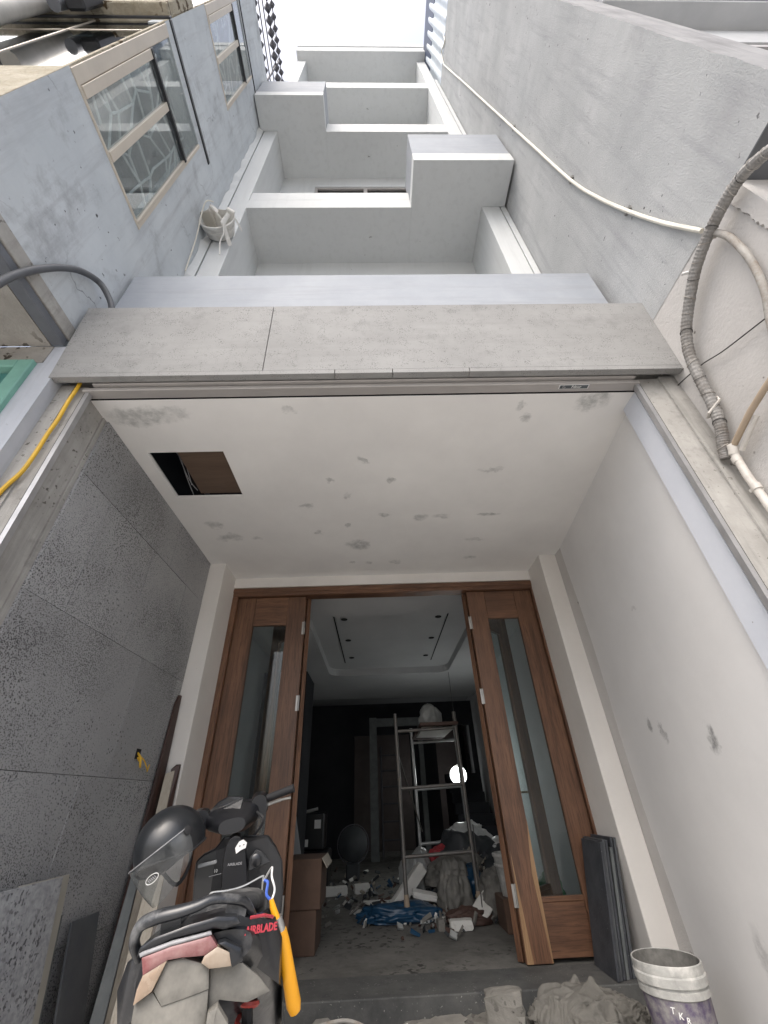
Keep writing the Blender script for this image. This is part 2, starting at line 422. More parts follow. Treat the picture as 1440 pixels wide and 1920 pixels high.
plain('rail_dusty', (0.022, 0.024, 0.028), 0.32, var=0.3, dust=((0.22, 0.22, 0.22), 9, 0.55), coat=0.3)
plain('lens_red', (0.20, 0.035, 0.038), 0.2, var=0.4, scale=10, dust=((0.30, 0.18, 0.17), 7, 0.45), coat=0.6)
plain('lens_amber', (0.33, 0.24, 0.17), 0.22, var=0.3, scale=10, dust=((0.38, 0.32, 0.25), 7, 0.45), coat=0.6)
plain('lens_edge', (0.30, 0.30, 0.31), 0.45, dust=((0.2, 0.2, 0.2), 20, 0.5))
plain('seat_vinyl', (0.03, 0.031, 0.033), 0.6, dust=((0.17, 0.17, 0.165), 8, 0.45))
plain('spring_red', (0.42, 0.06, 0.05), 0.45)
plain('paint_red', (0.48, 0.05, 0.07), 0.4)
plain('paint_white', (0.75, 0.75, 0.74), 0.5, var=0.1)
plain('paint_dim', (0.35, 0.35, 0.36), 0.5)
plain('cluster_lens', (0.045, 0.047, 0.05), 0.22)
plain('tool_yellow', (0.80, 0.36, 0.01), 0.4, var=0.1)
plain('steel_bright', (0.55, 0.55, 0.54), 0.3, 0.9)
plain('string_blue', (0.05, 0.12, 0.5), 0.5)
plain('helmet_black', (0.012, 0.014, 0.017), 0.35, var=0.2, coat=0.2)
plain('sticker_dark', (0.07, 0.085, 0.095), 0.4, var=0.1)
plain('tyre', (0.02, 0.02, 0.021), 0.85)
plain('leaf_green', (0.05, 0.10, 0.03), 0.6, var=0.5)
plain('bark', (0.10, 0.075, 0.05), 0.9)
plain('bulb', (1, 1, 1), 0.5, bump=0, emit=((0.95, 1.0, 0.98), 14.0))
plain('lamp_cream', (0.50, 0.48, 0.44), 0.5)
glass('door_glass', (0.86, 0.90, 0.90), 1.45, 0.03, 0.02, (0.35, 0.36, 0.36))
glass('window_glass', (0.88, 0.93, 0.94), 2.5, 0.03, 0.16, (0.62, 0.66, 0.66))  # pale haze stands in for reflections and room light in the panes
glass('mirror_glass', (0.30, 0.36, 0.37), 2.6, 0.03)
glass('dark_glass', (0.25, 0.28, 0.30), 1.6, 0.03)
glass('visor_plastic', (0.74, 0.77, 0.78), 1.5, 0.08, 0.28, (0.45, 0.46, 0.46))

# ------------------------------------------------------------------ mesh helpers


class MB:
    def __init__(s):
        s.v = []; s.f = []

    def add(s, vs, fs, M=None):
        b = len(s.v)
        for p in vs:
            q = Vector(p)
            s.v.append(tuple(M @ q) if M else tuple(q))
        s.f += [tuple(i + b for i in f) for f in fs]
        return s

    def box(s, lo, hi, M=None):
        x0, y0, z0 = lo; x1, y1, z1 = hi
        vs = [(x0, y0, z0), (x1, y0, z0), (x1, y1, z0), (x0, y1, z0), (x0, y0, z1), (x1, y0, z1), (x1, y1, z1), (x0, y1, z1)]
        fs = [(3, 2, 1, 0), (4, 5, 6, 7), (0, 1, 5, 4), (1, 2, 6, 5), (2, 3, 7, 6), (3, 0, 4, 7)]
        return s.add(vs, fs, M)

    def prism(s, poly, d, M=None):
        """closed polygon (3-D points, counter-clockwise seen from -d) swept along d"""
        n = len(poly); d = Vector(d)
        vs = [Vector(p) for p in poly] + [Vector(p) + d for p in poly]
        fs = [tuple(range(n))[::-1], tuple(range(n, 2 * n))] + [(i, (i + 1) % n, (i + 1) % n + n, i + n) for i in range(n)]
        return s.add(vs, fs, M)

    def tube(s, pts, r, seg=10, M=None, closed_ends=True, sx=1.0, up=None):
        pts = [Vector(p) for p in pts]
        rs = r if isinstance(r, (list, tuple)) else [r] * len(pts)
        vs, fs = [], []
        prev = None
        for i, p in enumerate(pts):
            t = (pts[min(i + 1, len(pts) - 1)] - pts[max(i - 1, 0)]).normalized()
            if prev is None:
                a = Vector(up) if up else (Vector((0, 0, 1)) if abs(t.z) < 0.9 else Vector((1, 0, 0)))
            else:
                a = prev
            u = (a - t * a.dot(t)).normalized(); w = t.cross(u); prev = u
            for k in range(seg):
                an = 2 * math.pi * k / seg
                vs.append(p + (u * math.cos(an) + w * math.sin(an) * sx) * rs[i])
        for i in range(len(pts) - 1):
            for k in range(seg):
                a = i * seg + k; b = i * seg + (k + 1) % seg
                fs.append((a, b, b + seg, a + seg))
        if closed_ends:
            fs.append(tuple(range(seg))[::-1]); fs.append(tuple(range((len(pts) - 1) * seg, len(pts) * seg)))
        return s.add(vs, fs, M)

    def lathe(s, prof, seg=24, M=None, caps=(True, True)):
        vs, fs = [], []
        for (r, z) in prof:
            for k in range(seg):
                a = 2 * math.pi * k / seg
                vs.append((r * math.cos(a), r * math.sin(a), z))
        for i in range(len(prof) - 1):
            for k in range(seg):
                a = i * seg + k; b = i * seg + (k + 1) % seg
                fs.append((a, b, b + seg, a + seg))
        if caps[0]: fs.append(tuple(range(seg))[::-1])
        if caps[1]: fs.append(tuple(range((len(prof) - 1) * seg, len(prof) * seg)))
        return s.add(vs, fs, M)

    def loft(s, rings, caps=True, M=None):
        n = len(rings[0]); vs = [p for r_ in rings for p in r_]; fs = []
        for i in range(len(rings) - 1):
            for k in range(n):
                a = i * n + k; b = i * n + (k + 1) % n
                fs.append((a, b, b + n, a + n))
        if caps:
            fs.append(tuple(range(n))[::-1]); fs.append(tuple(range((len(rings) - 1) * n, len(rings) * n)))
        return s.add(vs, fs, M)

    def build(s, name, mat, parent=None, smooth=False, bev=0.0, at=None, seg=1):
        me = bpy.data.meshes.new(name)
        me.from_pydata([tuple(p) for p in s.v], [], s.f)
        bm = bmesh.new(); bm.from_mesh(me)
        bmesh.ops.recalc_face_normals(bm, faces=bm.faces[:])
        if bev > 0:
            es = [e for e in bm.edges if len(e.link_faces) == 2 and e.calc_face_angle(0) > 0.5]
            bmesh.ops.bevel(bm, geom=es, offset=bev, segments=seg, affect='EDGES', profile=0.5)
        bm.to_mesh(me); bm.free()
        me.materials.append(MATS[mat])
        if smooth:
            me.polygons.foreach_set('use_smooth', [True] * len(me.polygons))
            try:
                me.set_sharp_from_angle(angle=R(38))
            except Exception:
                pass
        o = bpy.data.objects.new(name, me)
        COL.objects.link(o)
        if parent is not None:
            o.parent = parent
            if parent.get('_w'):                       # mesh is in world coordinates, parent only translated
                o.location = -Vector(parent['_o'])
                o['_w'] = 1; o['_o'] = (0, 0, 0)
        if at is not None:
            o.location = at
        return o


def tag(o, label, cat, group=None):
    o['label'] = label; o['category'] = cat
    if group: o['group'] = group
    return o


def struct(o):
    o['kind'] = 'structure'
    return o


def stuff(o):
    o['kind'] = 'stuff'
    return o


def thing(name, label, cat, loc=(0, 0, 0), group=None, rot=None, worldspace=True):
    o = bpy.data.objects.new(name, None)
    COL.objects.link(o)
    o.empty_display_size = 0.1
    o.location = loc
    if rot: o.rotation_euler = rot
    if worldspace:
        o['_w'] = 1; o['_o'] = tuple(loc)
    return tag(o, label, cat, group)


def box(name, lo, hi, mat, parent=None, bev=0.0):
    return MB().box(lo, hi).build(name, mat, parent, bev=bev)


def spline(pts, n=6):
    pts = [Vector(p) for p in pts]
    out = []
    for i in range(len(pts) - 1):
        p0 = pts[max(i - 1, 0)]; p1 = pts[i]; p2 = pts[i + 1]; p3 = pts[min(i + 2, len(pts) - 1)]
        for k in range(n):
            t = k / n
            out.append(0.5 * ((2 * p1) + (p2 - p0) * t + (2 * p0 - 5 * p1 + 4 * p2 - p3) * t * t + (3 * p1 - p0 - 3 * p2 + p3) * t ** 3))
    out.append(pts[-1])
    return out


def holed(mb, fn, us, vs, holes, th):
    """sheet with rectangular holes: fn(u, v, d) -> point; d = 0 front, th back"""
    us = sorted(set(us + [h[0] for h in holes] + [h[1] for h in holes]))
    vs = sorted(set(vs + [h[2] for h in holes] + [h[3] for h in holes]))
    nu, nv = len(us), len(vs)

    def solid(i, j):
        if i < 0 or j < 0 or i >= nu - 1 or j >= nv - 1: return False
        cu = (us[i] + us[i + 1]) / 2; cv = (vs[j] + vs[j + 1]) / 2
        return not any(h[0] < cu < h[1] and h[2] < cv < h[3] for h in holes)
    idx = {}
    V = []; F = []

    def vid(i, j, d):
        if (i, j, d) not in idx:
            idx[(i, j, d)] = len(V); V.append(fn(us[i], vs[j], th if d else 0.0))
        return idx[(i, j, d)]
    for i in range(nu - 1):
        for j in range(nv - 1):
            if not solid(i, j): continue
            F.append((vid(i, j, 0), vid(i + 1, j, 0), vid(i + 1, j + 1, 0), vid(i, j + 1, 0)))
            F.append((vid(i, j + 1, 1), vid(i + 1, j + 1, 1), vid(i + 1, j, 1), vid(i, j, 1)))
            for (di, dj, a, b) in ((-1, 0, (i, j), (i, j + 1)), (1, 0, (i + 1, j + 1), (i + 1, j)), (0, -1, (i + 1, j), (i, j)), (0, 1, (i, j + 1), (i + 1, j + 1))):
                if not solid(i + di, j + dj):
                    F.append((vid(*a, 0), vid(*b, 0), vid(*b, 1), vid(*a, 1)))
    mb.add(V, F)
    return mb


def text_obj(name, s, size, mat, parent, M, extrude=0.0006, shear=0.0, bold=0.0):
    cu = bpy.data.curves.new(name, 'FONT')
    cu.body = s; cu.size = size; cu.extrude = extrude; cu.align_x = 'CENTER'; cu.align_y = 'CENTER'
    cu.shear = shear; cu.offset = bold; cu.resolution_u = 2
    t = bpy.data.objects.new(name + '_tmp', cu)
    COL.objects.link(t)
    dg = bpy.context.evaluated_depsgraph_get()
    me = bpy.data.meshes.new_from_object(t.evaluated_get(dg))
    bpy.data.objects.remove(t); bpy.data.curves.remove(cu)
    me.materials.clear(); me.materials.append(MATS[mat])
    me.transform(M)
    me.name = name
    o = bpy.data.objects.new(name, me)
    COL.objects.link(o)
    if parent is not None:
        o.parent = parent
        if parent.get('_w'):
            o.location = -Vector(parent['_o'])
    return o


def crumple(name, c, size, seed, mat, parent=None, amp=0.35, freq=2.2, sub=4, flat=True, fold=0.0, world=True):
    """a crumpled bag, rag or lump resting with a flat underside at c.z"""
    bm = bmesh.new()
    bmesh.ops.create_icosphere(bm, subdivisions=sub, radius=1.0)
    off = Vector((seed * 7.31, seed * 3.17, seed * 1.73))
    for v in bm.verts:
        d = v.co.normalized()
        wv = noise.noise_vector(d * 1.1 + off) * 0.6
        h = noise.noise(d * freq * 0.7 + off) + 0.35 * noise.noise(d * freq * 2.0 + off)
        rdg = 1.0 - 2 * abs(noise.noise((d + wv) * freq * 0.9 + off * 2))
        rdg2 = 1.0 - 2 * abs(noise.noise((d + wv * 1.4) * freq * 1.9 + off * 3))
        v.co = d * (1.0 + amp * h + fold * 0.42 * rdg + fold * 0.26 * rdg2)
        if flat and v.co.z < -0.45: v.co.z = -0.45 + (v.co.z + 0.45) * 0.1
    zmin = min(v.co.z for v in bm.verts)
    for v in bm.verts:
        v.co = Vector(((v.co.x) * size[0], v.co.y * size[1], (v.co.z - zmin) * size[2]))
    me = bpy.data.meshes.new(name)
    bm.to_mesh(me); bm.free()
    me.materials.append(MATS[mat])
    me.polygons.foreach_set('use_smooth', [True] * len(me.polygons))
    o = bpy.data.objects.new(name, me)
    COL.objects.link(o)
    o.location = c
    if parent is not None:
        o.parent = parent
    return o


def chunk(name, c, size, seed, mat, rz=0.0, rx=0.0, ry=0.0, rough=0.12, parent=None):
    """a broken block: box with knocked edges"""
    rng = random.Random(seed)
    bm = bmesh.new()
    bmesh.ops.create_cube(bm, size=1.0)
    bmesh.ops.subdivide_edges(bm, edges=bm.edges[:], cuts=3, use_grid_fill=True)
    for v in bm.verts:
        n_ = noise.noise_vector(v.co * 3.1 + Vector((seed, seed * 2, 0)))
        ex = sum(1 for q in v.co if abs(abs(q) - 0.5) < 1e-4)
        v.co = Vector((v.co.x * size[0], v.co.y * size[1], v.co.z * size[2])) * (1 - 0.04 * (ex - 1)) + Vector((n_.x * size[0], n_.y * size[1], n_.z * size[2])) * rough
    me = bpy.data.meshes.new(name)
    bm.to_mesh(me); bm.free()
    me.materials.append(MATS[mat])
    o = bpy.data.objects.new(name, me)
    COL.objects.link(o)
    o.rotation_euler = (rx, ry, rz)
    o.location = (c[0], c[1], c[2])
    if parent is not None: o.parent = parent
    return o


# ------------------------------------------------------------------ ground and floors
ZF = 0.14                                   # threshold and interior floor
g = MB().add([(-60, -60, 0), (60, -60, 0), (60, 14, 0), (-60, 14, 0)], [(0, 1, 2, 3)]).build('ground', 'ground_concrete')
struct(g)
fl = MB().box((-1.9, 4.05, 0.02), (2.6, 13.2, ZF)).build('interior_floor', 'floor_dust'); struct(fl)

# ------------------------------------------------------------------ town house
H = thing('town_house', 'narrow white five storey town house under construction with stepped balconies', 'house', (0, 1.42, 0))

# gate pillars with shutter rails
for sx, x0, x1 in ((-1, -1.90, -1.645), (1, 1.625, 1.845)):
    p = MB().box((x0, 1.55, 0.0), (x1, 1.735, 3.16)).build('gate_pillar', 'pillar_cement', H, bev=0.006)
    xi = x1 if sx < 0 else x0
    MB().box((min(xi - 0.028 * sx, xi - 0.004 * sx), 1.542, 0.0), (max(xi - 0.028 * sx, xi - 0.004 * sx), 1.572, 3.12)).build('shutter_rail', 'rail_metal', p)
    MB().box((min(xi - 0.0035 * sx, xi + 0.002 * sx), 1.545, 0.0), (max(xi - 0.0035 * sx, xi + 0.002 * sx), 1.585, 3.12)).build('rail_slot', 'black_gap', p)
# outer concrete edge of the right pillar is a second casting, a little back
MB().box((1.76, 1.538, 0.0), (1.858, 1.549, 3.16)).build('pillar_render', 'pillar_cement', H)
MB().box((-1.84, 1.54, 0.0), (-1.72, 1.549, 3.16)).build('pillar_render', 'pillar_cement', H)
# white jamb of the right side
MB().box((1.622, 1.60, 0.0), (1.64, 1.742, 3.12)).build('jamb_lining', 'jamb_white', H)

# left porch wall clad with basalt slabs
pw = MB().box((-1.88, 1.735, 0.0), (-1.652, 4.05, 3.3)).build('porch_wall', 'pillar_cement', H)
MB().box((-1.652, 1.735, 0.0), (-1.640, 1.765, 3.1)).build('render_edge', 'pillar_cement', pw)
rng = random.Random(4)
zc_ = [0.0, 0.56, 1.28, 1.98, 2.69, 3.10]
first = None
for r_ in range(5):
    ys = [1.765]
    y = 1.765 + (0.30 if r_ % 2 else 0.56)
    while y < 3.6:
        ys.append(y); y += 0.60
    ys.append(3.645)
    for i in range(len(ys) - 1):
        t = rng.uniform(0.0, 0.003)
        MB().box((-1.652, ys[i] + 0.0012, zc_[r_] + 0.0012), (-1.629 + t, ys[i + 1] - 0.0012, zc_[r_ + 1] - 0.0012)).build('stone_tile', 'basalt', pw, bev=0.0012)
# right porch wall, running slightly outwards to the back
MB().prism([(1.652, 1.735, 0), (1.885, 3.70, 0), (2.10, 3.70, 0), (2.10, 1.735, 0)], (0, 0, 3.3)).build('porch_wall', 'porch_right_white', H)
# pilasters and door wall
MB().box((-1.64, 3.652, 0.0), (-1.482, 4.05, 3.12)).build('pilaster', 'back_white', H, bev=0.004)
MB().box((1.69, 3.652, 0.0), (1.862, 4.05, 3.12)).build('pilaster', 'back_white', H, bev=0.004)
MB().box((-1.482, 4.00, 2.995), (1.69, 4.16, 3.30)).build('lintel_wall', 'back_white', H)

# porch ceiling with an open hatch
CEIL = 3.10
hb = holed(MB(), lambda u, v, d: (u, v, CEIL + d), [-1.75, 2.0], [1.605, 4.05], [(-1.521, -1.011, 2.05, 2.555)], 0.02)
pc = hb.build('porch_ceiling', 'ceiling_putty', H)
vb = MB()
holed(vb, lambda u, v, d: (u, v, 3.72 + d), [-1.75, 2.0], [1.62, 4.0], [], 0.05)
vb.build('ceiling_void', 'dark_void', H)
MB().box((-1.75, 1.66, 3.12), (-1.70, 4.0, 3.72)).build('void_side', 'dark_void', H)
box('hatch_board', (-1.335, 1.98, 3.123), (-0.90, 2.535, 3.133), 'board_brown', pc)
for a, b in (((-1.50, 2.2, 3.45), (-1.42, 2.6, 3.15)), ((-1.46, 2.1, 3.5), (-1.38, 2.45, 3.14)), ((-1.52, 2.35, 3.4), (-1.36, 2.52, 3.14))):
    m_ = (Vector(a) + Vector(b)) / 2 + Vector((0.03, 0, -0.08))
    MB().tube(spline([a, m_, b], 5), 0.003, 6).build('ceiling_wire', 'paint_dim', pc)
MB().tube([(-1.48, 1.7, 3.30), (-1.40, 2.9, 3.30)], 0.018, 8).build('hanger_bar', 'iron_dark', pc)

# roller-shutter box under the canopy
sb = box('shutter_box', (-1.64, 1.60, 3.103), (1.622, 1.63, 3.30), 'black_gap', H)
box('bottom_bar', (-1.655, 1.530, 3.098), (1.622, 1.592, 3.124), 'alu_grey', sb, 0.003)
for k in range(4):
    box('slat', (-1.60, 1.512 - k * 0.006, 3.132 + k * 0.030), (1.60, 1.592, 3.156 + k * 0.030), 'alu_grey', sb, 0.002)
st = box('label_plate', (1.135, 1.538, 3.0955), (1.315, 1.568, 3.0975), 'paint_white', sb)
box('label_field', (1.140, 1.541, 3.0945), (1.310, 1.565, 3.0954), 'sticker_dark', st)
flipM = Matrix(((1, 0, 0, 1.24), (0, -1, 0, 1.5525), (0, 0, -1, 3.0938), (0, 0, 0, 1)))
text_obj('lettering', 'Fdoor', 0.024, 'paint_white', st, flipM, 0.0003, 0, 0.0003)
MB().tube([Vector((1.165, 1.553, 3.0938)) + Vector((0.009 * math.cos(a * 0.7), 0.009 * math.sin(a * 0.7), 0)) for a in range(8)], 0.0016, 5).build('emblem', 'paint_dim', st)
MB().box((1.160, 1.552, 3.0935), (1.172, 1.555, 3.0945)).build('emblem', 'paint_dim', st)

# canopy: two fascia boards leaning a little outwards, soffit behind
cs = box('canopy_slab', (-1.80, 1.48, 3.22), (1.835, 2.05, 3.70), 'pillar_cement', H)
for x0, x1 in ((-1.813, -0.617), (-0.613, 1.868)):
    MB().prism([(x0, 1.46, 3.166), (x0, 1.42, 3.795), (x0, 1.442, 3.797), (x0, 1.482, 3.168)], (x1 - x0, 0, 0)).build('fascia_board', 'fascia_board', H, bev=0.0015)
for x0, x1 in ((-1.813, -0.2), (-0.196, 0.135), (0.139, 0.585), (0.589, 1.868)):
    MB().prism([(x0, 1.461, 3.132), (x0, 1.459, 3.1655), (x0, 1.50, 3.1675), (x0, 1.502, 3.134)], (x1 - x0, 0, 0)).build('edge_strip', 'fascia_board', H, bev=0.0015)
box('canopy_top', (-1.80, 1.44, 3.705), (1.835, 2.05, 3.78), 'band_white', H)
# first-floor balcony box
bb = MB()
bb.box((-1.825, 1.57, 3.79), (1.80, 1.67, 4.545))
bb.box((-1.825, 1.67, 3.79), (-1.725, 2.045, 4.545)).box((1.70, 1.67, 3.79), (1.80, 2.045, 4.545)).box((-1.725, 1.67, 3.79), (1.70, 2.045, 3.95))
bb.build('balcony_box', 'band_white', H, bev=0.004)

# tower
ZB, ZC, ZD, ZR = 7.407, 10.925, 14.538, 17.95
YT, YB = 2.05, 2.72
for x0, x1 in ((-1.762, -1.535), (1.53, 1.762)):
    MB().box((x0, YT, 3.79), (x1, YB + 0.2, ZR)).build('pier', 'tower_white', H, bev=0.004)
box('pier_edge', (1.778, YT + 0.004, 3.79), (1.846, YB + 0.2, 15.5), 'tower_white', H, 0.003)
box('pier_joint', (1.762, YT + 0.03, 3.79), (1.778, YB, 15.5), 'black_gap', H)
box('pier_joint', (-1.776, YT + 0.03, 3.79), (-1.762, YB, 15.5), 'black_gap', H)
# ragged cement strip against the left neighbour
rng = random.Random(9)
sp = []
zz = 3.79
while zz < 12.0:
    sp.append((-1.852 + 0.010, YT - 0.012 - rng.uniform(0.0, 0.055), zz)); zz += rng.uniform(0.06, 0.22)
mbs = MB()
for i in range(len(sp) - 1):
    a, b = sp[i], sp[i + 1]
    mbs.add([(-1.8485, a[1], a[2]), (-1.8485, b[1], b[2]), (-1.778, YT + 0.0, b[2]), (-1.778, YT + 0.0, a[2]), (-1.778, YT + 0.25, b[2]), (-1.778, YT + 0.25, a[2])],
            [(0, 1, 2, 3), (3, 2, 4, 5)])
mbs.build('cement_strip', 'tower_white', H)
# back walls of the loggias
for z0, z1 in ((3.95, ZB), (ZB + 0.2, ZC), (ZC + 0.2, ZD), (ZD + 0.2, ZR)):
    hs = []
    if z0 > 7 and z0 < 8: hs = [(-0.92, 0.95, 8.0, 10.46)]
    if z0 < 5: hs = [(-0.9, 0.9, 4.3, 6.6)]
    mb = holed(MB(), lambda u, v, d: (u, YB + d, v), [-1.535, 1.53], [z0, z1], hs, 0.15)
    w = mb.build('loggia_wall', 'tower_white', H)
    for hh in hs:
        wf = MB().box((hh[0], YB + 0.02, hh[2]), (hh[0] + 0.05, YB + 0.08, hh[3])).box((hh[1] - 0.05, YB + 0.02, hh[2]), (hh[1], YB + 0.08, hh[3]))
        mid = (hh[0] + hh[1]) / 2
        wf.box((mid - 0.035, YB + 0.02, hh[2]), (mid + 0.035, YB + 0.08, hh[3] - 0.05)).box((hh[0] + 0.05, YB + 0.02, hh[3] - 0.05), (hh[1] - 0.05, YB + 0.08, hh[3]))
        wfo = wf.build('window_frame', 'alu_grey', w)
        box('pane', (hh[0] + 0.05, YB + 0.045, hh[2]), (hh[1] - 0.05, YB + 0.05, hh[3] - 0.05), 'dark_glass', w)
        box('dark_backing', (hh[0] - .1, YB + 0.6, hh[2] - .1), (hh[1] + .1, YB + 0.62, hh[3] + .1), 'dark_void', w)  # black sheet stands in for the unlit room behind the glass
# floor slabs (soffits) with stepped balcony boxes


def slab(z, poly, h, name='floor_slab'):
    return MB().prism([(x, y, z) for x, y in poly], (0, 0, h)).build(name, 'tower_white', H, bev=0.003)


slab(ZB, [(-1.60, YT + 0.002), (0.60, YT + 0.002), (0.60, YB + 0.1), (-1.60, YB + 0.1)], 0.262)
slab(ZB, [(0.6005, 1.57), (1.83, 1.57), (1.83, YT - 0.002), (1.528, YT - 0.002), (1.528, YB + 0.1), (0.6005, YB + 0.1)], 0.262, 'balcony_floor')
slab(ZC, [(-0.6695, YT + 0.002), (1.60, YT + 0.002), (1.60, YB + 0.1), (-0.6695, YB + 0.1)], 0.24)
slab(ZC, [(-1.83, 1.59), (-0.67, 1.59), (-0.67, YB + 0.1), (-1.533, YB + 0.1), (-1.533, YT - 0.002), (-1.83, YT - 0.002)], 0.24, 'balcony_floor')
slab(ZD, [(-1.60, YT + 0.002), (1.60, YT + 0.002), (1.60, YB + 0.1), (-1.60, YB + 0.1)], 0.55)
box('roof_slab', (-1.785, 1.865, ZR), (1.785, 3.4, ZR + 0.62), 'tower_white', H, 0.004)
box('roof_coping', (-1.80, 1.845, ZR + 0.625), (1.80, 3.4, ZR + 1.10), 'tower_white', H, 0.004)
# parapets
box('parapet', (-1.532, YT + 0.006, ZB + 0.275), (0.60, YT + 0.10, ZB + 0.535), 'tower_white', H, 0.003)
box('parapet', (-0.669, YT + 0.006, ZC + 0.250), (1.528, YT + 0.10, ZC + 0.52), 'tower_white', H, 0.003)
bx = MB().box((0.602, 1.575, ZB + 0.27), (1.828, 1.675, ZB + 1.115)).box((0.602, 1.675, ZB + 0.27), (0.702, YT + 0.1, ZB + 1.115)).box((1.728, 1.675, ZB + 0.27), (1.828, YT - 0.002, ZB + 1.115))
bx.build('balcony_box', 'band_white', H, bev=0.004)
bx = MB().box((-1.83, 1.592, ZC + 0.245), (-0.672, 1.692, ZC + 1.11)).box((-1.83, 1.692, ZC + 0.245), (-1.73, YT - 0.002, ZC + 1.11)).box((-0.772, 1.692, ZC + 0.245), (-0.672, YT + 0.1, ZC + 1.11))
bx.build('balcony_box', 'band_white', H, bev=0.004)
# bare lamp wires hanging from the soffits
for x, z, ln in ((0.05, ZB, 0.06), (0.08, ZC, 0.13), (0.1, ZD, 0.25)):
    MB().tube(spline([(x, 2.40, z), (x + 0.012, 2.38, z - ln * 0.5), (x + 0.03, 2.37, z - ln)], 4), 0.006, 6).build('lamp_wire', 'paint_dim', H)

# ------------------------------------------------------------------ doors
DY = 4.05
fr = MB()
casing = MB().box((-1.514, DY - 0.03, ZF), (-1.43, DY + 0.11, 2.905)).build('door_frame', 'wood_v', H, bev=0.006)
box('door_post', (1.675, DY - 0.03, ZF), (1.752, DY + 0.11, 2.905), 'wood_v', casing, 0.006)
MB().box((-1.514, DY - 0.032, 2.907), (1.752, DY + 0.11, 3.005)).build('door_head', 'wood_h', casing, bev=0.006)
box('head_moulding', (-1.50, DY - 0.042, 2.94), (1.738, DY - 0.0325, 2.985), 'wood_h', casing, 0.003)


def leaf(x0, x1, parent, hinge_side, M=None, fy=None):
    """door leaf in its own closed plane: two stiles, two rails, glass, a lower panel"""
    y0, y1 = DY + 0.012, DY + 0.055
    z0, z1 = ZF + 0.008, 2.90
    sw = 0.185
    gz0, gz1 = 0.455, 2.60
    def b(name, lo, hi, mat, par, bev=0.003):
        mb = MB().box(lo, hi)
        if M is not None:
            mb.v = [tuple(M @ Vector(p)) for p in mb.v]
        return mb.build(name, mat, par, bev=bev)
    lf = b('door_leaf', (x0 + sw + 0.001, y0 + 0.010, z0 + 0.02), (x1 - sw - 0.001, y1 - 0.010, gz0 - 0.001), 'wood_h', parent)
    b('stile', (x0, y0, z0), (x0 + sw, y1, z1), 'wood_v', lf)
    b('stile', (x1 - sw, y0, z0), (x1, y1, z1), 'wood_v', lf)
    b('top_rail', (x0 + sw + 0.001, y0 + 0.001, gz1), (x1 - sw - 0.001, y1 - 0.001, z1), 'wood_h', lf)
    b('middle_rail', (x0 + sw + 0.001, y0 + 0.004, gz0), (x1 - sw - 0.001, y1 - 0.004, gz0 + 0.03), 'wood_h', lf)
    b('glass_pane', (x0 + sw + 0.002, y0 + 0.019, gz0 + 0.031), (x1 - sw - 0.002, y0 + 0.024, gz1 - 0.001), 'door_glass', lf, 0)
    if hinge_side is not None:
        xh = x1 if hinge_side > 0 else x0
        for zh in (2.56, 1.86, 0.50):
            b('hinge', (xh - 0.022, y0 - 0.004, zh - 0.065), (xh + 0.012, y0 - 0.0005, zh + 0.065), 'hinge_steel', lf, 0.001)
            mb = MB().tube([(xh + 0.003, y0 - 0.006, zh - 0.065), (xh + 0.003, y0 - 0.006, zh + 0.065)], 0.007, 8)
            if M is not None: mb.v = [tuple(M @ Vector(p)) for p in mb.v]
            mb.build('hinge_pin', 'hinge_steel', lf, True)
    return lf


leaf(-1.428, -0.722, H, 1)
leaf(0.985, 1.672, H, -1)
# sapwood streak along the right leaf's closing stile
MB().prism([(0.990, DY + 0.0095, ZF + 0.01), (1.035, DY + 0.0095, ZF + 0.01), (1.0, DY + 0.0095, 0.75)], (0, 0.002, 0)).build('sapwood_streak', 'wood_sap', casing)
MB().prism([(1.165, DY + 0.0095, ZF + 0.01), (1.172, DY + 0.0095, ZF + 0.01), (1.1715, DY + 0.0095, 0.95), (1.155, DY + 0.0095, 0.80), (1.135, DY + 0.0095, 0.62)], (0, 0.002, 0)).build('sapwood_streak', 'wood_sap', casing)
for hx, x0, x1, ang in ((-0.715, -0.715, 0.115, 127), (0.978, 0.148, 0.978, -134)):
    piv = Vector((hx, DY + 0.060, 0))
    M_ = Matrix.Translation(piv) @ Matrix.Rotation(R(ang), 4, 'Z') @ Matrix.Translation(-piv)
    lf = leaf(x0, x1, H, None, M_)
    xe = x1 - 0.10 if hx < 0 else x0 + 0.10
    mb = MB().box((xe - 0.02, DY + 0.004, 0.98), (xe + 0.02, DY + 0.0118, 1.22))
    mb.tube([(xe, DY + 0.006, 1.12), (xe, DY - 0.04, 1.12), (xe - (0.11 if hx < 0 else -0.11), DY - 0.045, 1.12)], 0.009, 8)
    mb.v = [tuple(M_ @ Vector(p)) for p in mb.v]
    mb.build('door_handle', 'brass', lf, True)
box('threshold', (-1.50, 3.66, 0.0), (1.69, 4.05, ZF + 0.004), 'sill_stone', H, 0.006)

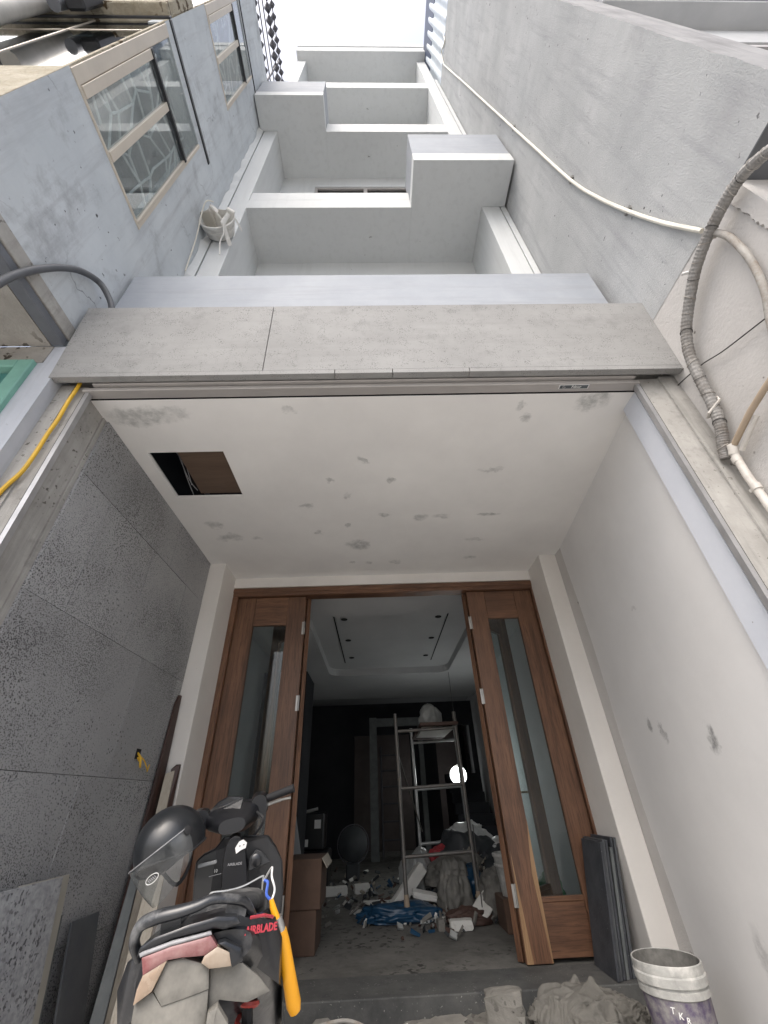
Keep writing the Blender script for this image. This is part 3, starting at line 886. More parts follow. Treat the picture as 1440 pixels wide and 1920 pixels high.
# ------------------------------------------------------------------ interior shell
IC = 3.02
mb = MB()
TX0, TX1, TY0, TY1, TR = -0.86, 1.34, 4.98, 8.0, 0.22
rim = []
for cx, cy, a0 in ((TX1 - TR, TY1 - TR, 0), (TX0 + TR, TY1 - TR, 90), (TX0 + TR, TY0 + TR, 180), (TX1 - TR, TY0 + TR, 270)):
    for k in range(7):
        a = R(a0 + 15 * k); rim.append((cx + TR * math.cos(a), cy + TR * math.sin(a)))
n_ = len(rim)
outer = []
cxm, cym = (TX0 + TX1) / 2, (TY0 + TY1) / 2
for (x, y) in rim:
    dx, dy = x - cxm, y - cym
    t = min((abs((2.5 if dx > 0 else -1.86) - cxm) / max(abs(dx), 1e-6)), (abs((13.1 if dy > 0 else 4.16) - cym) / max(abs(dy), 1e-6)))
    outer.append((cxm + dx * t, cym + dy * t))
V = [(x, y, IC) for x, y in rim] + [(x, y, IC) for x, y in outer] + [(x, y, IC + 0.12) for x, y in rim]
F = [(i, (i + 1) % n_, (i + 1) % n_ + n_, i + n_) for i in range(n_)] + [(i, (i + 1) % n_, (i + 1) % n_ + 2 * n_, i + 2 * n_) for i in range(n_)] + [tuple(range(2 * n_, 3 * n_))]
corners = [(2.5, 13.1), (-1.86, 13.1), (-1.86, 4.16), (2.5, 4.16)]
b0 = len(V)
V += [(x, y, IC) for x, y in corners]
for q in range(4):
    k = n_ + q * 7 + 6; k2 = n_ + (q * 7 + 7) % n_
    pass
ic = MB().add(V, F).build('interior_ceiling', 'tray_white', H)
box('ceiling_slab', (-1.86, 4.16, IC + 0.125), (2.5, 13.1, IC + 0.3), 'interior_grey', H)
for lo, hi in (((-0.56, 5.30, IC + 0.112), (-0.545, 7.55, IC + 0.119)), ((0.985, 5.30, IC + 0.112), (1.0, 7.55, IC + 0.119)), ((-0.52, 5.255, IC + 0.112), (0.96, 5.265, IC + 0.119))):
    box('shadow_gap', lo, hi, 'black_gap', ic)
for x in (-0.42, 0.87):
    for y in (5.40, 6.30, 7.25):
        MB().lathe([(0.045, 0), (0.045, 0.006)], 16, Matrix.Translation((x, y, IC + 0.112))).build('downlight_hole', 'black_gap', ic)
MB().prism([(-1.88, 4.16, 0), (-1.70, 4.16, 0), (-1.70, 13.1, 0), (-1.88, 13.1, 0)], (0, 0, 3.3)).build('interior_wall', 'interior_grey', H)
MB().prism([(1.93, 4.16, 0), (2.12, 4.16, 0), (2.62, 13.1, 0), (2.42, 13.1, 0)], (0, 0, 3.3)).build('interior_wall', 'porch_white', H)  # whiter than the left wall; lamplight on it is painted in
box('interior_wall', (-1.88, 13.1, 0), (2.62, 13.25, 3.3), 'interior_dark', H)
box('interior_wall', (-1.70, 4.05, 0.0), (-1.516, 4.16, 3.3), 'interior_grey', H)
box('interior_wall', (1.754, 4.05, 0.0), (2.12, 4.16, 3.3), 'interior_grey', H)
# partition and door frame at the room's back, their dimness put into the colour
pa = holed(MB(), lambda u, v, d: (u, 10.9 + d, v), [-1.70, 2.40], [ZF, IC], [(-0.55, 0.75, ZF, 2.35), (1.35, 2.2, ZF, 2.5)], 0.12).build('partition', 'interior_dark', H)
for lo, hi in (((-0.18, 10.1, ZF), (-0.02, 10.2, 2.60)), ((-0.02, 10.1, 2.42), (0.95, 10.2, 2.58)), ((0.88, 10.1, ZF), (0.98, 10.2, 2.42))):
    box('inner_door_frame', lo, hi, 'tile_grey', pa)
box('inner_wall', (-1.2, 11.9, ZF), (2.0, 12.0, 3.0), 'pink_wall', H)
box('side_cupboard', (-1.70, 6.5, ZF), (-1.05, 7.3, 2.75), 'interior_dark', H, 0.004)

# ------------------------------------------------------------------ left neighbour
LX = -1.852
NL = thing('neighbour_house', 'grey cement rendered neighbour house with cream corner windows', 'house', (-1.852, 0.5, 0))
W1 = (0.508, 1.412, 4.985, 7.20)
W2 = (0.508, 1.42, 8.90, 11.10)
mb = holed(MB(), lambda u, v, d: (LX - d, u, v), [0.5, 5.0], [3.56, 12.68], [(0.5, W1[1], W1[2], W1[3]), (0.5, W2[1], W2[2], W2[3])], 0.16)
sw_ = mb.build('side_wall', 'left_cement', NL)
# the weathered strip at the foot of the wall and the grey channel below it
box('drip_strip', (LX - 0.10, 0.5, 3.50), (LX + 0.012, 1.475, 3.605), 'pillar_cement', NL, 0.004)
box('steel_channel', (LX - 0.07, 0.5, 3.435), (LX + 0.004, 1.462, 3.497), 'channel_grey', NL, 0.006)
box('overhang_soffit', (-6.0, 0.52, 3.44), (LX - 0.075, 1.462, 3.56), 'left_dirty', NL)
# recessed ground-floor front with a green window
gf = holed(MB(), lambda u, v, d: (u, 1.465 + d, v), [-6.0, -1.80], [0.0, 3.435], [(-2.9, -1.99, 1.9, 3.25)], 0.25)
gfo = gf.build('ground_floor_wall', 'left_lower', NL)
gw = MB().box((-2.9, 1.435, 1.9), (-2.86, 1.52, 3.20)).box((-2.02, 1.435, 1.9), (-1.935, 1.52, 3.27)).box((-2.9, 1.435, 3.205), (-2.02, 1.52, 3.27)).build('green_window', 'teal_paint', gfo, bev=0.005)
box('sash', (-2.11, 1.47, 1.9), (-2.025, 1.53, 3.19), 'teal_dark', gw, 0.004)
box('dark_room', (-2.9, 1.70, 1.9), (-1.99, 1.715, 3.25), 'dark_void', gfo)
box('dirty_render', (-4.0, 1.4615, 3.275), (-1.905, 1.4645, 3.433), 'left_dirty', gfo)
# street front of the upper floors
fw = holed(MB(), lambda u, v, d: (u, 0.497 + d, v), [-6.0, LX - 0.002], [3.56, 12.68], [(-5.0, LX - 0.03, 4.95, 7.34), (-5.0, LX - 0.03, 8.45, 11.1)], 0.10)
fwo = fw.build('street_wall', 'chipped', NL)
# jagged cement edge under the corner window
sl = box('floor_band', (-6.0, 0.395, 7.42), (LX - 0.002, 0.498, 8.40), 'chipped', NL, 0.01)
for zt in ((7.355, 7.415),):
    box('dark_trim', (-6.0, 0.478, zt[0]), (LX + 0.014, 0.4965, zt[1]), 'alu_dark', NL, 0.003)
    box('dark_trim', (LX - 0.02, 0.50, zt[0] - 0.01), (LX + 0.014, 1.60, zt[1] - 0.015), 'alu_dark', NL, 0.003)
box('dark_trim', (LX - 0.02, 0.50, 11.14), (LX + 0.014, 1.66, 11.18), 'alu_dark', NL, 0.003)


def corner_window(W, zt, lattice_seed):
    """cream aluminium window wrapping the corner: frame, two sashes, transom pane, street pane"""
    y0, y1, z0, z1 = W
    wi = MB().box((LX - 0.05, y0, z0 + 0.03), (LX + 0.006, y0 + 0.085, z1)).box((LX - 0.05, y1 - 0.03, z0 + 0.03), (LX + 0.006, y1, z1)) \
        .box((LX - 0.05, y0, z0), (LX + 0.008, y1, z0 + 0.029)).build('window', 'alu_cream', NL, bev=0.003)
    ym = (y0 + y1) / 2 + 0.0
    zs = z0 + 1.56
    ss = MB().box((LX - 0.03, y0 + 0.088, z0 + 0.032), (LX + 0.014, y0 + 0.15, zs)).box((LX - 0.03, ym - 0.03, z0 + 0.032), (LX + 0.014, ym + 0.03, zs)) \
        .box((LX - 0.03, y1 - 0.052, z0 + 0.032), (LX + 0.010, y1 - 0.033, zs)).build('sash', 'alu_cream', wi, bev=0.002)
    box('transom', (LX - 0.03, y0 + 0.088, zs + 0.002), (LX + 0.022, y1 - 0.033, zs + 0.04), 'alu_dark', wi, 0.002)
    box('pane', (LX - 0.012, y0 + 0.151, z0 + 0.032), (LX - 0.007, ym - 0.031, zs), 'window_glass', wi)
    box('pane', (LX - 0.012, ym + 0.031, z0 + 0.032), (LX - 0.007, y1 - 0.053, zs), 'window_glass', wi)
    box('pane', (LX - 0.014, y0 + 0.086, zs + 0.041), (LX - 0.009, y1 - 0.033, z1), 'window_glass', wi)
    # room behind: pale wall, white security bars in a crazed pattern
    box('room_wall', (LX - 1.3, y0 + 0.05, z0 - 0.3), (LX - 1.25, y1 + 1.2, z1 + 0.2), 'interior_grey', wi)
    box('room_wall', (LX - 1.25, y1 + 1.15, z0 - 0.3), (LX - 0.16, y1 + 1.2, z1 + 0.2), 'interior_grey', wi)
    box('room_ceiling', (LX - 1.3, y0 + 0.11, z1 + 0.21), (LX - 0.17, y1 + 1.2, z1 + 0.25), 'interior_grey', wi)
    rg = random.Random(lattice_seed)
    gr = MB()
    gx = LX - 0.045
    pts = {}
    for i in range(5):
        for j in range(8):
            pts[i, j] = (gx, y0 + 0.08 + i * 0.21 + rg.uniform(-0.06, 0.06), z0 + 0.02 + j * 0.25 + rg.uniform(-0.08, 0.08) + (0.12 if i % 2 else 0))
    for (i, j), p in pts.items():
        for q in ((i + 1, j), (i, j + 1), (i + 1, j - 1)):
            if q in pts and rg.random() < 0.55:
                gr.tube([p, pts[q]], 0.009, 6)
    gr.build('security_bars', 'paint_white', wi)
    return wi


w1 = corner_window(W1, 6.55, 3)
w2 = corner_window(W2, 10.45, 8)
# street panes, reflecting the sky over the street
for z0, z1 in ((4.96, 7.33), (8.46, 11.09)):
    sp_ = MB().box((-2.565, 0.503, z0), (-2.545, 0.53, z1)).box((-4.0, 0.503, z0), (-3.98, 0.53, z1)).box((-4.96, 0.504, z1 - 0.65), (LX - 0.06, 0.528, z1 - 0.63)) \
        .box((-4.96, 0.504, z0), (LX - 0.06, 0.528, z0 + 0.03)).build('street_window', 'alu_cream', NL)
    box('pane', (-4.95, 0.508, z0 + 0.031), (LX - 0.055, 0.513, z1), 'mirror_glass', sp_)
# beaded iron grille on the roof terrace
gr = thing('terrace_grille', 'dark beaded iron grille on top of the grey cement side wall', 'grille', (LX, 0.6, 12.68))
for z, r_ in ((12.80, 0.012), (13.25, 0.012), (13.75, 0.012), (14.35, 0.012), (15.05, 0.012)):
    MB().tube([(LX - 0.03, 0.3, z), (LX - 0.03, 2.9, z)], r_, 6).build('rail', 'iron_dark', gr)
for y in (0.55, 1.7, 2.85):
    MB().tube([(LX - 0.03, y, 12.68), (LX - 0.03, y, 15.1)], 0.02, 6).build('post', 'iron_dark', gr)
bead = None
for z, sx_ in ((12.80, 0.055), (14.35, 0.075), (15.05, 0.06)):
    for k in range(15):
        y = 0.4 + k * 0.165
        if bead is None:
            bead = MB().lathe([(0.002, -0.07), (0.9 * 0.06, -0.015), (0.06, 0.0), (0.9 * 0.06, 0.015), (0.002, 0.07)], 6, Matrix.Rotation(R(90), 4, 'X')).build('bead', 'iron_dark', gr)
            b_ = bead
        else:
            b_ = bead.copy(); COL.objects.link(b_)
        b_.location = Vector((LX - 0.03, y, z)) - Vector(gr['_o'])
        b_.scale = (sx_ / 0.06,) * 3

# ------------------------------------------------------------------ right neighbour
RX = 1.858
NR = thing('neighbour_house', 'pale grey stucco neighbour house with a blank rough side wall', 'house', (RX, 0.34, 0))
# blank side wall, slightly uneven by hand
mb = MB()
ny, nz = 40, 96
ya, yb_, za, zb_ = 0.342, 5.0, 3.60, 14.9
rows = []
for j in range(nz + 1):
    for i in range(ny + 1):
        y = ya + (yb_ - ya) * i / ny; z = za + (zb_ - za) * j / nz
        d = 0.010 * noise.noise(Vector((y * 1.3, z * 0.7, 2.0))) + 0.004 * noise.noise(Vector((y * 5, z * 4, 5.0)))
        if i == 0: y += 0.012 * noise.noise(Vector((0, z * 5, 1)))
        rows.append((RX + d, y, z))
F = [(j * (ny + 1) + i, j * (ny + 1) + i + 1, (j + 1) * (ny + 1) + i + 1, (j + 1) * (ny + 1) + i) for j in range(nz) for i in range(ny)]
swr = MB().add(rows, F).build('side_wall', 'right_stucco', NR, smooth=True)
box('wall_core', (RX + 0.02, 0.36, 3.602), (RX + 0.30, 5.0, 14.88), 'right_stucco', NR)
box('corner_pillar', (RX + 0.006, 0.345, 3.61), (2.215, 0.52, 14.9), 'right_pillar', NR, 0.008)
box('overhang_soffit', (RX + 0.004, 0.36, 3.592), (6.0, 0.698, 3.60), 'cable_grey', NR)  # dark colour paints in the shade under the overhang
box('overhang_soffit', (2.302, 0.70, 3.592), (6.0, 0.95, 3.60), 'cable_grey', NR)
# ground-floor side wall, standing back from the overhang
lw = []
ny, nz = 30, 30
ya, yb_, za, zb_ = 0.70, 5.0, 0.0, 3.606
for j in range(nz + 1):
    for i in range(ny + 1):
        y = ya + (yb_ - ya) * i / ny; z = za + (zb_ - za) * j / nz
        lw.append((RX + 0.0025 + 0.010 * noise.noise(Vector((y * 1.3, z * 0.7, 2.0))), y, z))
F = [(j * (ny + 1) + i, j * (ny + 1) + i + 1, (j + 1) * (ny + 1) + i + 1, (j + 1) * (ny + 1) + i) for j in range(nz) for i in range(ny)]
MB().add(lw, F).build('ground_floor_wall', 'right_lower', NR, smooth=True)
box('ground_floor_front', (2.302, 0.96, 0.0), (6.0, 1.05, 3.588), 'channel_grey', NR)  # front wall; its dark colour stands in for the overhang's shade
box('ground_floor_core', (RX + 0.02, 0.70, 0.0), (2.3, 5.0, 3.588), 'right_lower', NR)
# broken corner bead of the ground floor
rng = random.Random(21)
cb = MB()
pr_ = [(RX - 0.004, 0.69, 0.0)]
zz = 0.0; outl = []
while zz < 3.58:
    outl.append((0.765 + rng.uniform(-0.007, 0.008), zz)); zz += rng.uniform(0.008, 0.03)
outl.append((0.765, 3.585))
for i in range(len(outl) - 1):
    (a, z0), (b, z1) = outl[i], outl[i + 1]
    cb.add([(RX - 0.012, 0.692, z0), (RX - 0.012, a, z0), (RX - 0.012, b, z1), (RX - 0.012, 0.692, z1), (RX + 0.01, a + 0.01, z0), (RX + 0.01, b + 0.01, z1), (RX + 0.2, 0.692, z0), (RX + 0.2, 0.692, z1)],
           [(0, 1, 2, 3), (1, 4, 5, 2), (0, 3, 7, 6)])
cb.build('corner_render', 'right_lower', NR)
# street bay above: recessed wall, window, soffit
box('bay_wall', (2.215, 0.55, 3.61), (6.0, 0.62, 7.0), 'right_bay', NR)
box('bay_soffit', (2.217, 0.33, 7.0), (6.0, 0.62, 7.12), 'right_bay', NR, 0.004)
box('bay_slab', (2.217, 0.27, 7.125), (6.0, 0.62, 7.30), 'band_white', NR, 0.004)
box('bay_beam', (2.217, 0.50, 6.25), (6.0, 0.548, 6.99), 'right_bay', NR, 0.004)
bwin = MB().box((2.3, 0.51, 6.10), (6.0, 0.546, 6.20)).box((2.3, 0.515, 4.0), (2.36, 0.546, 6.098)).build('bay_window', 'alu_grey', NR)
box('pane', (2.362, 0.53, 4.0), (6.0, 0.536, 6.098), 'blue_sheet', bwin)
box('upper_bay', (2.217, 0.50, 7.31), (6.0, 0.6, 13.5), 'right_bay', NR)

# blue corrugated sheet leaning out over the top of the right wall
cg = thing('corrugated_awning', 'blue corrugated metal sheet along the top of the stucco wall', 'awning', (RX, 0.3, 14.9))
rows = []
N = 90
for k in range(N + 1):
    y = 0.2 + 3.4 * k / N
    w_ = 0.022 * math.sin(k * 2 * math.pi / 6)
    rows.append(((RX - 0.004 + w_ * 0.6, y, 14.86), (1.775 + w_, y, 17.6)))
V = [p for r_ in rows for p in r_]
F = [(2 * k, 2 * k + 1, 2 * k + 3, 2 * k + 2) for k in range(N)]
MB().add(V, F).build('corrugated_sheet', 'pale_sheet', cg, smooth=True)
MB().prism([(1.80, 0.2, 16.9), (1.745, 0.2, 18.3), (1.80, 0.2, 18.32), (1.86, 0.2, 16.9)], (0, 3.4, 0)).build('edge_flashing', 'blue_sheet', cg)

# ------------------------------------------------------------------ cables and pipes
o = MB().tube(spline([(-1.70, 1.52, 3.70), (-1.715, 1.47, 3.87), (-1.762, 1.42, 3.982), (-1.806, 1.36, 4.028), (-1.812, 1.249, 3.921), (-1.812, 1.163, 3.77), (-1.812, 1.092, 3.596),
                      (-1.812, 1.04, 3.427), (-1.812, 1.011, 3.277), (-1.812, 0.990, 3.015), (-1.80, 0.95, 2.3), (-1.78, 0.90, 1.2), (-1.76, 0.85, 0.016)], 6), 0.020, 12).build('power_cable', 'cable_grey', smooth=True)
tag(o, 'thick dark grey cable arching out of the canopy top past the cement wall', 'cable')
o = MB().tube(spline([(-1.690, 1.52, 3.25), (-1.694, 1.526, 3.19), (-1.683, 1.526, 3.142), (-1.688, 1.526, 3.002), (-1.684, 1.526, 2.85), (-1.691, 1.526, 2.748), (-1.692, 1.526, 2.614), (-1.701, 1.526, 2.49),
                      (-1.728, 1.526, 2.414), (-1.746, 1.526, 2.35), (-1.77, 1.526, 2.208), (-1.76, 1.526, 1.6), (-1.74, 1.526, 0.8), (-1.75, 1.52, 0.010)], 5), 0.010, 8).build('extension_wire', 'cable_yellow', smooth=True)
tag(o, 'yellow electric wire hanging down the raw concrete gate pillar', 'wire')
cd = [(1.845, 1.30, 14.95), (1.84, 1.36, 14.7), (1.835, 1.55, 15.02), (1.835, 1.66, 14.6), (1.84, 1.663, 14.155), (1.84, 1.537, 11.637), (1.84, 1.464, 10.037), (1.84, 1.321, 7.001), (1.84, 1.252, 5.585),
      (1.84, 1.186, 4.949), (1.84, 1.106, 4.44), (1.84, 1.018, 3.987), (1.84, 0.921, 3.597)]
co = thing('conduit_pipe', 'thin cream plastic conduit sagging down the rough stucco wall', 'conduit', (1.84, 1.0, 3.6))
MB().tube(spline(cd, 7), 0.0135, 8).build('pipe', 'conduit_cream', co, smooth=True)
for p in ((1.846, 1.252, 5.585), (1.846, 1.106, 4.44), (1.846, 1.36, 7.8)):
    MB().box((-0.008, -0.03, -0.012), (0.012, 0.03, 0.012), Matrix.Translation(p) @ Matrix.Rotation(R(20), 4, 'X')).build('clip', 'hinge_steel', co)
hs_ = [(1.81, 0.35, 3.13), (1.80, 0.44, 3.28), (1.80, 0.502, 3.35), (1.80, 0.544, 3.412), (1.80, 0.626, 3.475), (1.80, 0.716, 3.498), (1.80, 0.838, 3.491), (1.80, 0.951, 3.464), (1.80, 1.063, 3.411), (1.80, 1.177, 3.321),
       (1.80, 1.277, 3.221), (1.80, 1.343, 3.093), (1.80, 1.379, 2.927), (1.80, 1.404, 2.76), (1.80, 1.437, 2.633), (1.80, 1.481, 2.543), (1.80, 1.515, 2.465)]
ho = thing('pipe_bundle', 'grey tape wrapped air conditioner pipe bundle looping on the side wall', 'pipe', (1.80, 1.51, 2.46))
sp_ = spline(hs_, 14)
# wrapped tape: overlapping turns step the radius up and down
rr = []
for i in range(len(sp_)):
    rr.append(0.0265 + 0.0035 * ((i * 0.5) % 1.0) + 0.0015 * noise.noise(Vector((i * 0.35, 0, 0))))
MB().tube(sp_, rr, 12).build('tape_wrap', 'tape_grey', ho, smooth=False)
# dark edges of the wrap turns
for q, i in enumerate(range(6, len(sp_) - 4, 9)):
    c = sp_[i]; t = (sp_[i + 1] - sp_[i - 1]).normalized()
    a = Vector((1, 0, 0)); u = (a - t * a.dot(t)).normalized(); w_ = t.cross(u)
    rp = [c + (u * math.cos(k * math.pi / 6) + w_ * math.sin(k * math.pi / 6)) * (rr[i] + 0.0012) + t * (0.012 * math.sin(k * math.pi / 6 + q)) for k in range(13)]
    MB().tube(rp, 0.0020, 4).build('tape_edge', 'cable_dark' if q % 3 == 0 else 'pipe_foam', ho)
MB().tube([(1.775, 1.055, 3.43), (1.765, 1.075, 3.455), (1.79, 1.10, 3.49), (1.85, 1.09, 3.5)], 0.006, 6).build('wire_tie', 'paint_white', ho)
MB().tube([(1.845, 1.40, 2.80), (1.80, 1.365, 2.735), (1.765, 1.42, 2.70), (1.80, 1.47, 2.72), (1.845, 1.475, 2.74)], 0.007, 6).build('clamp', 'pvc_white', ho)
o = MB().tube(spline([(1.825, 0.905, 3.47), (1.82, 0.88, 3.462), (1.82, 0.859, 3.368), (1.82, 0.86, 3.266), (1.82, 0.871, 3.157), (1.82, 0.896, 3.047), (1.82, 0.93, 2.945), (1.82, 0.978, 2.851), (1.82, 1.02, 2.76), (1.82, 1.06, 2.66), (1.83, 1.10, 2.5)], 6),
              0.017, 10).build('insulated_pipe', 'pipe_foam', smooth=True)
tag(o, 'dirty peeling insulated pipe curving down beside the tape wrapped bundle', 'pipe')
o = MB().tube(spline([(1.845, 0.93, 2.84), (1.84, 0.985, 2.862), (1.84, 1.034, 2.882), (1.84, 1.158, 2.927), (1.84, 1.248, 2.963), (1.84, 1.347, 3.014), (1.84, 1.453, 3.05), (1.845, 1.546, 3.078)], 5), 0.0035, 6).build('thin_wire', 'cable_dark')
tag(o, 'thin dark wire crossing the lower side wall behind the pipe bundle', 'wire')
pv = thing('drain_pipe', 'white plastic drain pipe with elbow beside the right gate pillar', 'pipe', (1.80, 1.475, 0.0))
MB().tube([(1.80, 1.452, 2.50), (1.80, 1.458, 2.475), (1.80, 1.470, 2.452)], 0.022, 12).build('elbow', 'pvc_white', pv, smooth=True)
MB().tube([(1.80, 1.468, 2.455), (1.80, 1.478, 2.327), (1.80, 1.478, 0.0)], 0.018, 12).build('pipe', 'pvc_white', pv, smooth=True)
for z in (2.42, 2.25):
    MB().tube([(1.80, 1.4745, z - 0.015), (1.80, 1.4745, z + 0.015)], 0.021, 12).build('coupling', 'pvc_white', pv, smooth=True)
MB().box((1.80, 1.49, 2.245), (1.85, 1.515, 2.262)).build('clip', 'pvc_white', pv)
MB().tube([(1.80, 1.455, 2.485), (1.80, 1.384, 2.515), (1.80, 1.285, 2.555), (1.81, 1.192, 2.59), (1.82, 1.10, 2.62)], 0.015, 10).build('tan_pipe', 'tube_tan', pv, smooth=True)
MB().tube([(1.815, 1.44, 2.45), (1.815, 1.36, 2.49), (1.82, 1.29, 2.53)], 0.012, 10).build('white_stub', 'pvc_white', pv, smooth=True)

# street-lamp arm over the left street front
la = thing('street_lamp', 'pale street lamp arm with dark bracket beside the chipped street front', 'lamp', (-2.9, 0.38, 6.3))
MB().tube([(-2.868, 0.38, 6.15), (-2.93, 0.38, 7.6)], 0.075, 12).build('arm', 'lamp_cream', la, smooth=True)
MB().tube([(-2.70, 0.38, 6.95), (-2.70, 0.38, 7.9)], 0.055, 12).build('bracket', 'channel_grey', la, smooth=True)
MB().box((-2.62, 0.33, 6.98), (-2.45, 0.43, 7.7)).build('ballast_box', 'alu_dark', la, bev=0.02)
MB().box((-3.3, 0.30, 6.4), (-2.98, 0.42, 8.0)).build('lamp_head', 'alu_dark', la, bev=0.04)
MB().tube([(-2.93, 0.38, 7.55), (-2.93, 0.50, 7.75)], 0.05, 10).build('wall_fixing', 'channel_grey', la)

# basket tied to the tower's left pier
bk = thing('hanging_bucket', 'white plastic bucket of rope and offcuts tied to the tower pier', 'bucket', (-1.66, 1.90, 6.38))
Mk = Matrix.Translation((-1.665, 2.035, 6.52)) @ Matrix.Rotation(R(97), 4, 'X') @ Matrix.Rotation(R(20), 4, 'Z')
MB().lathe([(0.12, 0.0), (0.15, 0.02), (0.185, 0.15), (0.195, 0.155), (0.198, 0.18), (0.185, 0.185), (0.175, 0.15), (0.14, 0.03), (0.0, 0.025)], 24, Mk, caps=(True, False)).build('shell', 'white_plastic', bk, smooth=True)
for z, r_ in ((0.12, 0.180), (0.09, 0.172)):
    MB().lathe([(r_ - 0.002, z), (r_ + 0.006, z + 0.005), (r_ + 0.006, z + 0.015), (r_ - 0.002, z + 0.02)], 22, Mk, caps=(False, False)).build('rim', 'white_plastic', bk, smooth=True)
MB().tube([(-1.76, 1.98, 6.60), (-1.72, 1.82, 6.62), (-1.70, 1.80, 6.62)], 0.05, 12).build('pipe_offcut', 'pvc_white', bk, smooth=True)
MB().box((-0.045, -0.24, -0.03), (0.045, 0.0, 0.03), Matrix.Translation((-1.60, 1.99, 6.52)) @ Matrix.Rotation(R(28), 4, 'Z')).build('foam_offcut', 'foam_white', bk, bev=0.01)
MB().box((-0.06, -0.22, -0.02), (0.06, 0.0, 0.02), Matrix.Translation((-1.72, 1.99, 6.47)) @ Matrix.Rotation(R(-12), 4, 'Z')).build('foam_offcut', 'tile_beige', bk, bev=0.01)
MB().box((-0.05, -0.23, -0.02), (0.05, 0.0, 0.02), Matrix.Translation((-1.64, 1.99, 6.60)) @ Matrix.Rotation(R(-30), 4, 'Z')).build('foam_offcut', 'foam_white', bk, bev=0.01)
MB().tube(spline([(-1.70, 1.75, 6.66), (-1.73, 1.70, 6.52), (-1.76, 1.75, 6.36), (-1.80, 1.88, 6.05), (-1.83, 1.98, 5.55)], 6), 0.007, 6).build('rope', 'conduit_cream', bk)
MB().tube([(-1.46, 2.03, 6.66), (-1.50, 1.80, 6.55), (-1.56, 1.84, 6.33), (-1.52, 2.03, 6.24)], 0.028, 8, sx=0.2).build('strap', 'white_plastic', bk)
MB().tube(spline([(-1.56, 1.84, 6.33), (-1.55, 1.90, 6.22), (-1.58, 1.94, 6.12), (-1.57, 2.0, 5.95)], 5), 0.008, 6).build('rope_end', 'white_plastic', bk)


# ------------------------------------------------------------------ things leaning on the left porch wall


def leaning(name, y0, y1, h, foot, top, th, mat, label, cat, group=None, zb=0.0, edge=None):
    """sheet leaning on the left wall: foot and top are distances of its front face from x = -1.63"""
    d = Vector((-(foot - top), 0, h)); n = Vector((h, 0, foot - top)).normalized()
    a = Vector((-1.63 + foot, y0, zb))
    ph = [a, a + d, a + d - n * th, a - n * th]
    mb = MB().prism([tuple(p) for p in ph], (0, y1 - y0, 0))
    o = mb.build(name, mat, None, bev=min(0.002, th * 0.2))
    return tag(o, label, cat, group)


leaning('granite_tile', 2.29, 2.70, 0.86, 0.175, 0.060, 0.012, 'granite', 'speckled grey granite floor tile leaning in front of the beige tile', 'tile')
leaning('beige_tile', 2.42, 2.775, 0.862, 0.155, 0.046, 0.010, 'tile_beige', 'plain beige floor tile leaning behind the speckled granite tile', 'tile')
leaning('grey_tile', 2.60, 2.85, 0.70, 0.120, 0.030, 0.010, 'tile_grey', 'dull grey green tile leaning close behind the beige tile', 'tile')
leaning('dark_tile', 2.92, 3.17, 0.66, 0.16, 0.048, 0.012, 'tile_dark', 'dark brownish tile with a pale worn top edge leaning on the basalt wall', 'tile')
o = tag(MB().prism([(-1.575, 3.40, 0), (-1.607, 3.565, 1.80), (-1.605, 3.600, 1.87), (-1.602, 3.628, 1.87), (-1.555, 3.60, 0)], (-0.018, 0, 0)).build('dark_plank', 'wood_dark', None, bev=0.002),
        'tall dark brown plank leaning in the corner of the basalt wall', 'plank')
o = tag(MB().prism([(-1.52, 3.36, 0), (-1.545, 3.60, 1.355), (-1.525, 3.625, 1.385), (-1.495, 3.625, 1.385), (-1.44, 3.52, 0)], (0, 0.016, 0)).build('red_board', 'wood_dark', None, bev=0.002),
        'reddish brown board edge standing beside the tall dark plank', 'plank')
o = tag(MB().prism([(-1.47, 3.30, 0), (-1.575, 3.585, 1.325), (-1.515, 3.59, 1.345), (-1.40, 3.31, 0)], (0, 0.014, 0)).build('pale_board', 'plank_pale', None, bev=0.002),
        'pale cream board leaning against the white pilaster', 'plank')
o = tag(MB().prism([(-1.40, 2.95, 0), (-1.50, 3.28, 0.86), (-1.46, 3.29, 0.87), (-1.33, 2.97, 0)], (0, 0.012, 0)).build('grey_board', 'tile_grey', None, bev=0.002),
        'narrow grey green board in front of the tall dark plank', 'plank')
o = tag(MB().prism([(-1.28, 2.90, 0), (-1.385, 3.24, 0.83), (-1.30, 3.27, 0.845), (-1.18, 2.92, 0)], (0, 0.012, 0)).build('cream_skirting', 'plank_pale', None, bev=0.002),
        'cream skirting board standing behind the parked scooter', 'plank')
# wall box with loose wires
wb = thing('junction_box', 'small open wall box with loose yellow wires in the basalt wall', 'wall box', (-1.63, 3.21, 1.42))
box('recess', (-1.6295, 3.185, 1.395), (-1.6245, 3.245, 1.455), 'black_gap', wb)
for k, pts in enumerate((((-1.626, 3.21, 1.43), (-1.59, 3.19, 1.40), (-1.585, 3.20, 1.36), (-1.60, 3.24, 1.35)), ((-1.626, 3.22, 1.42), (-1.58, 3.22, 1.39), (-1.57, 3.28, 1.34), (-1.59, 3.33, 1.33), (-1.60, 3.36, 1.37)))):
    MB().tube(spline(pts, 6), 0.004 if k else 0.007, 6).build('loose_wire', 'cable_yellow', wb)
MB().tube([(-1.60, 3.18, 1.40), (-1.598, 3.20, 1.385)], 0.008, 6).build('tape_knot', 'cable_yellow', wb)

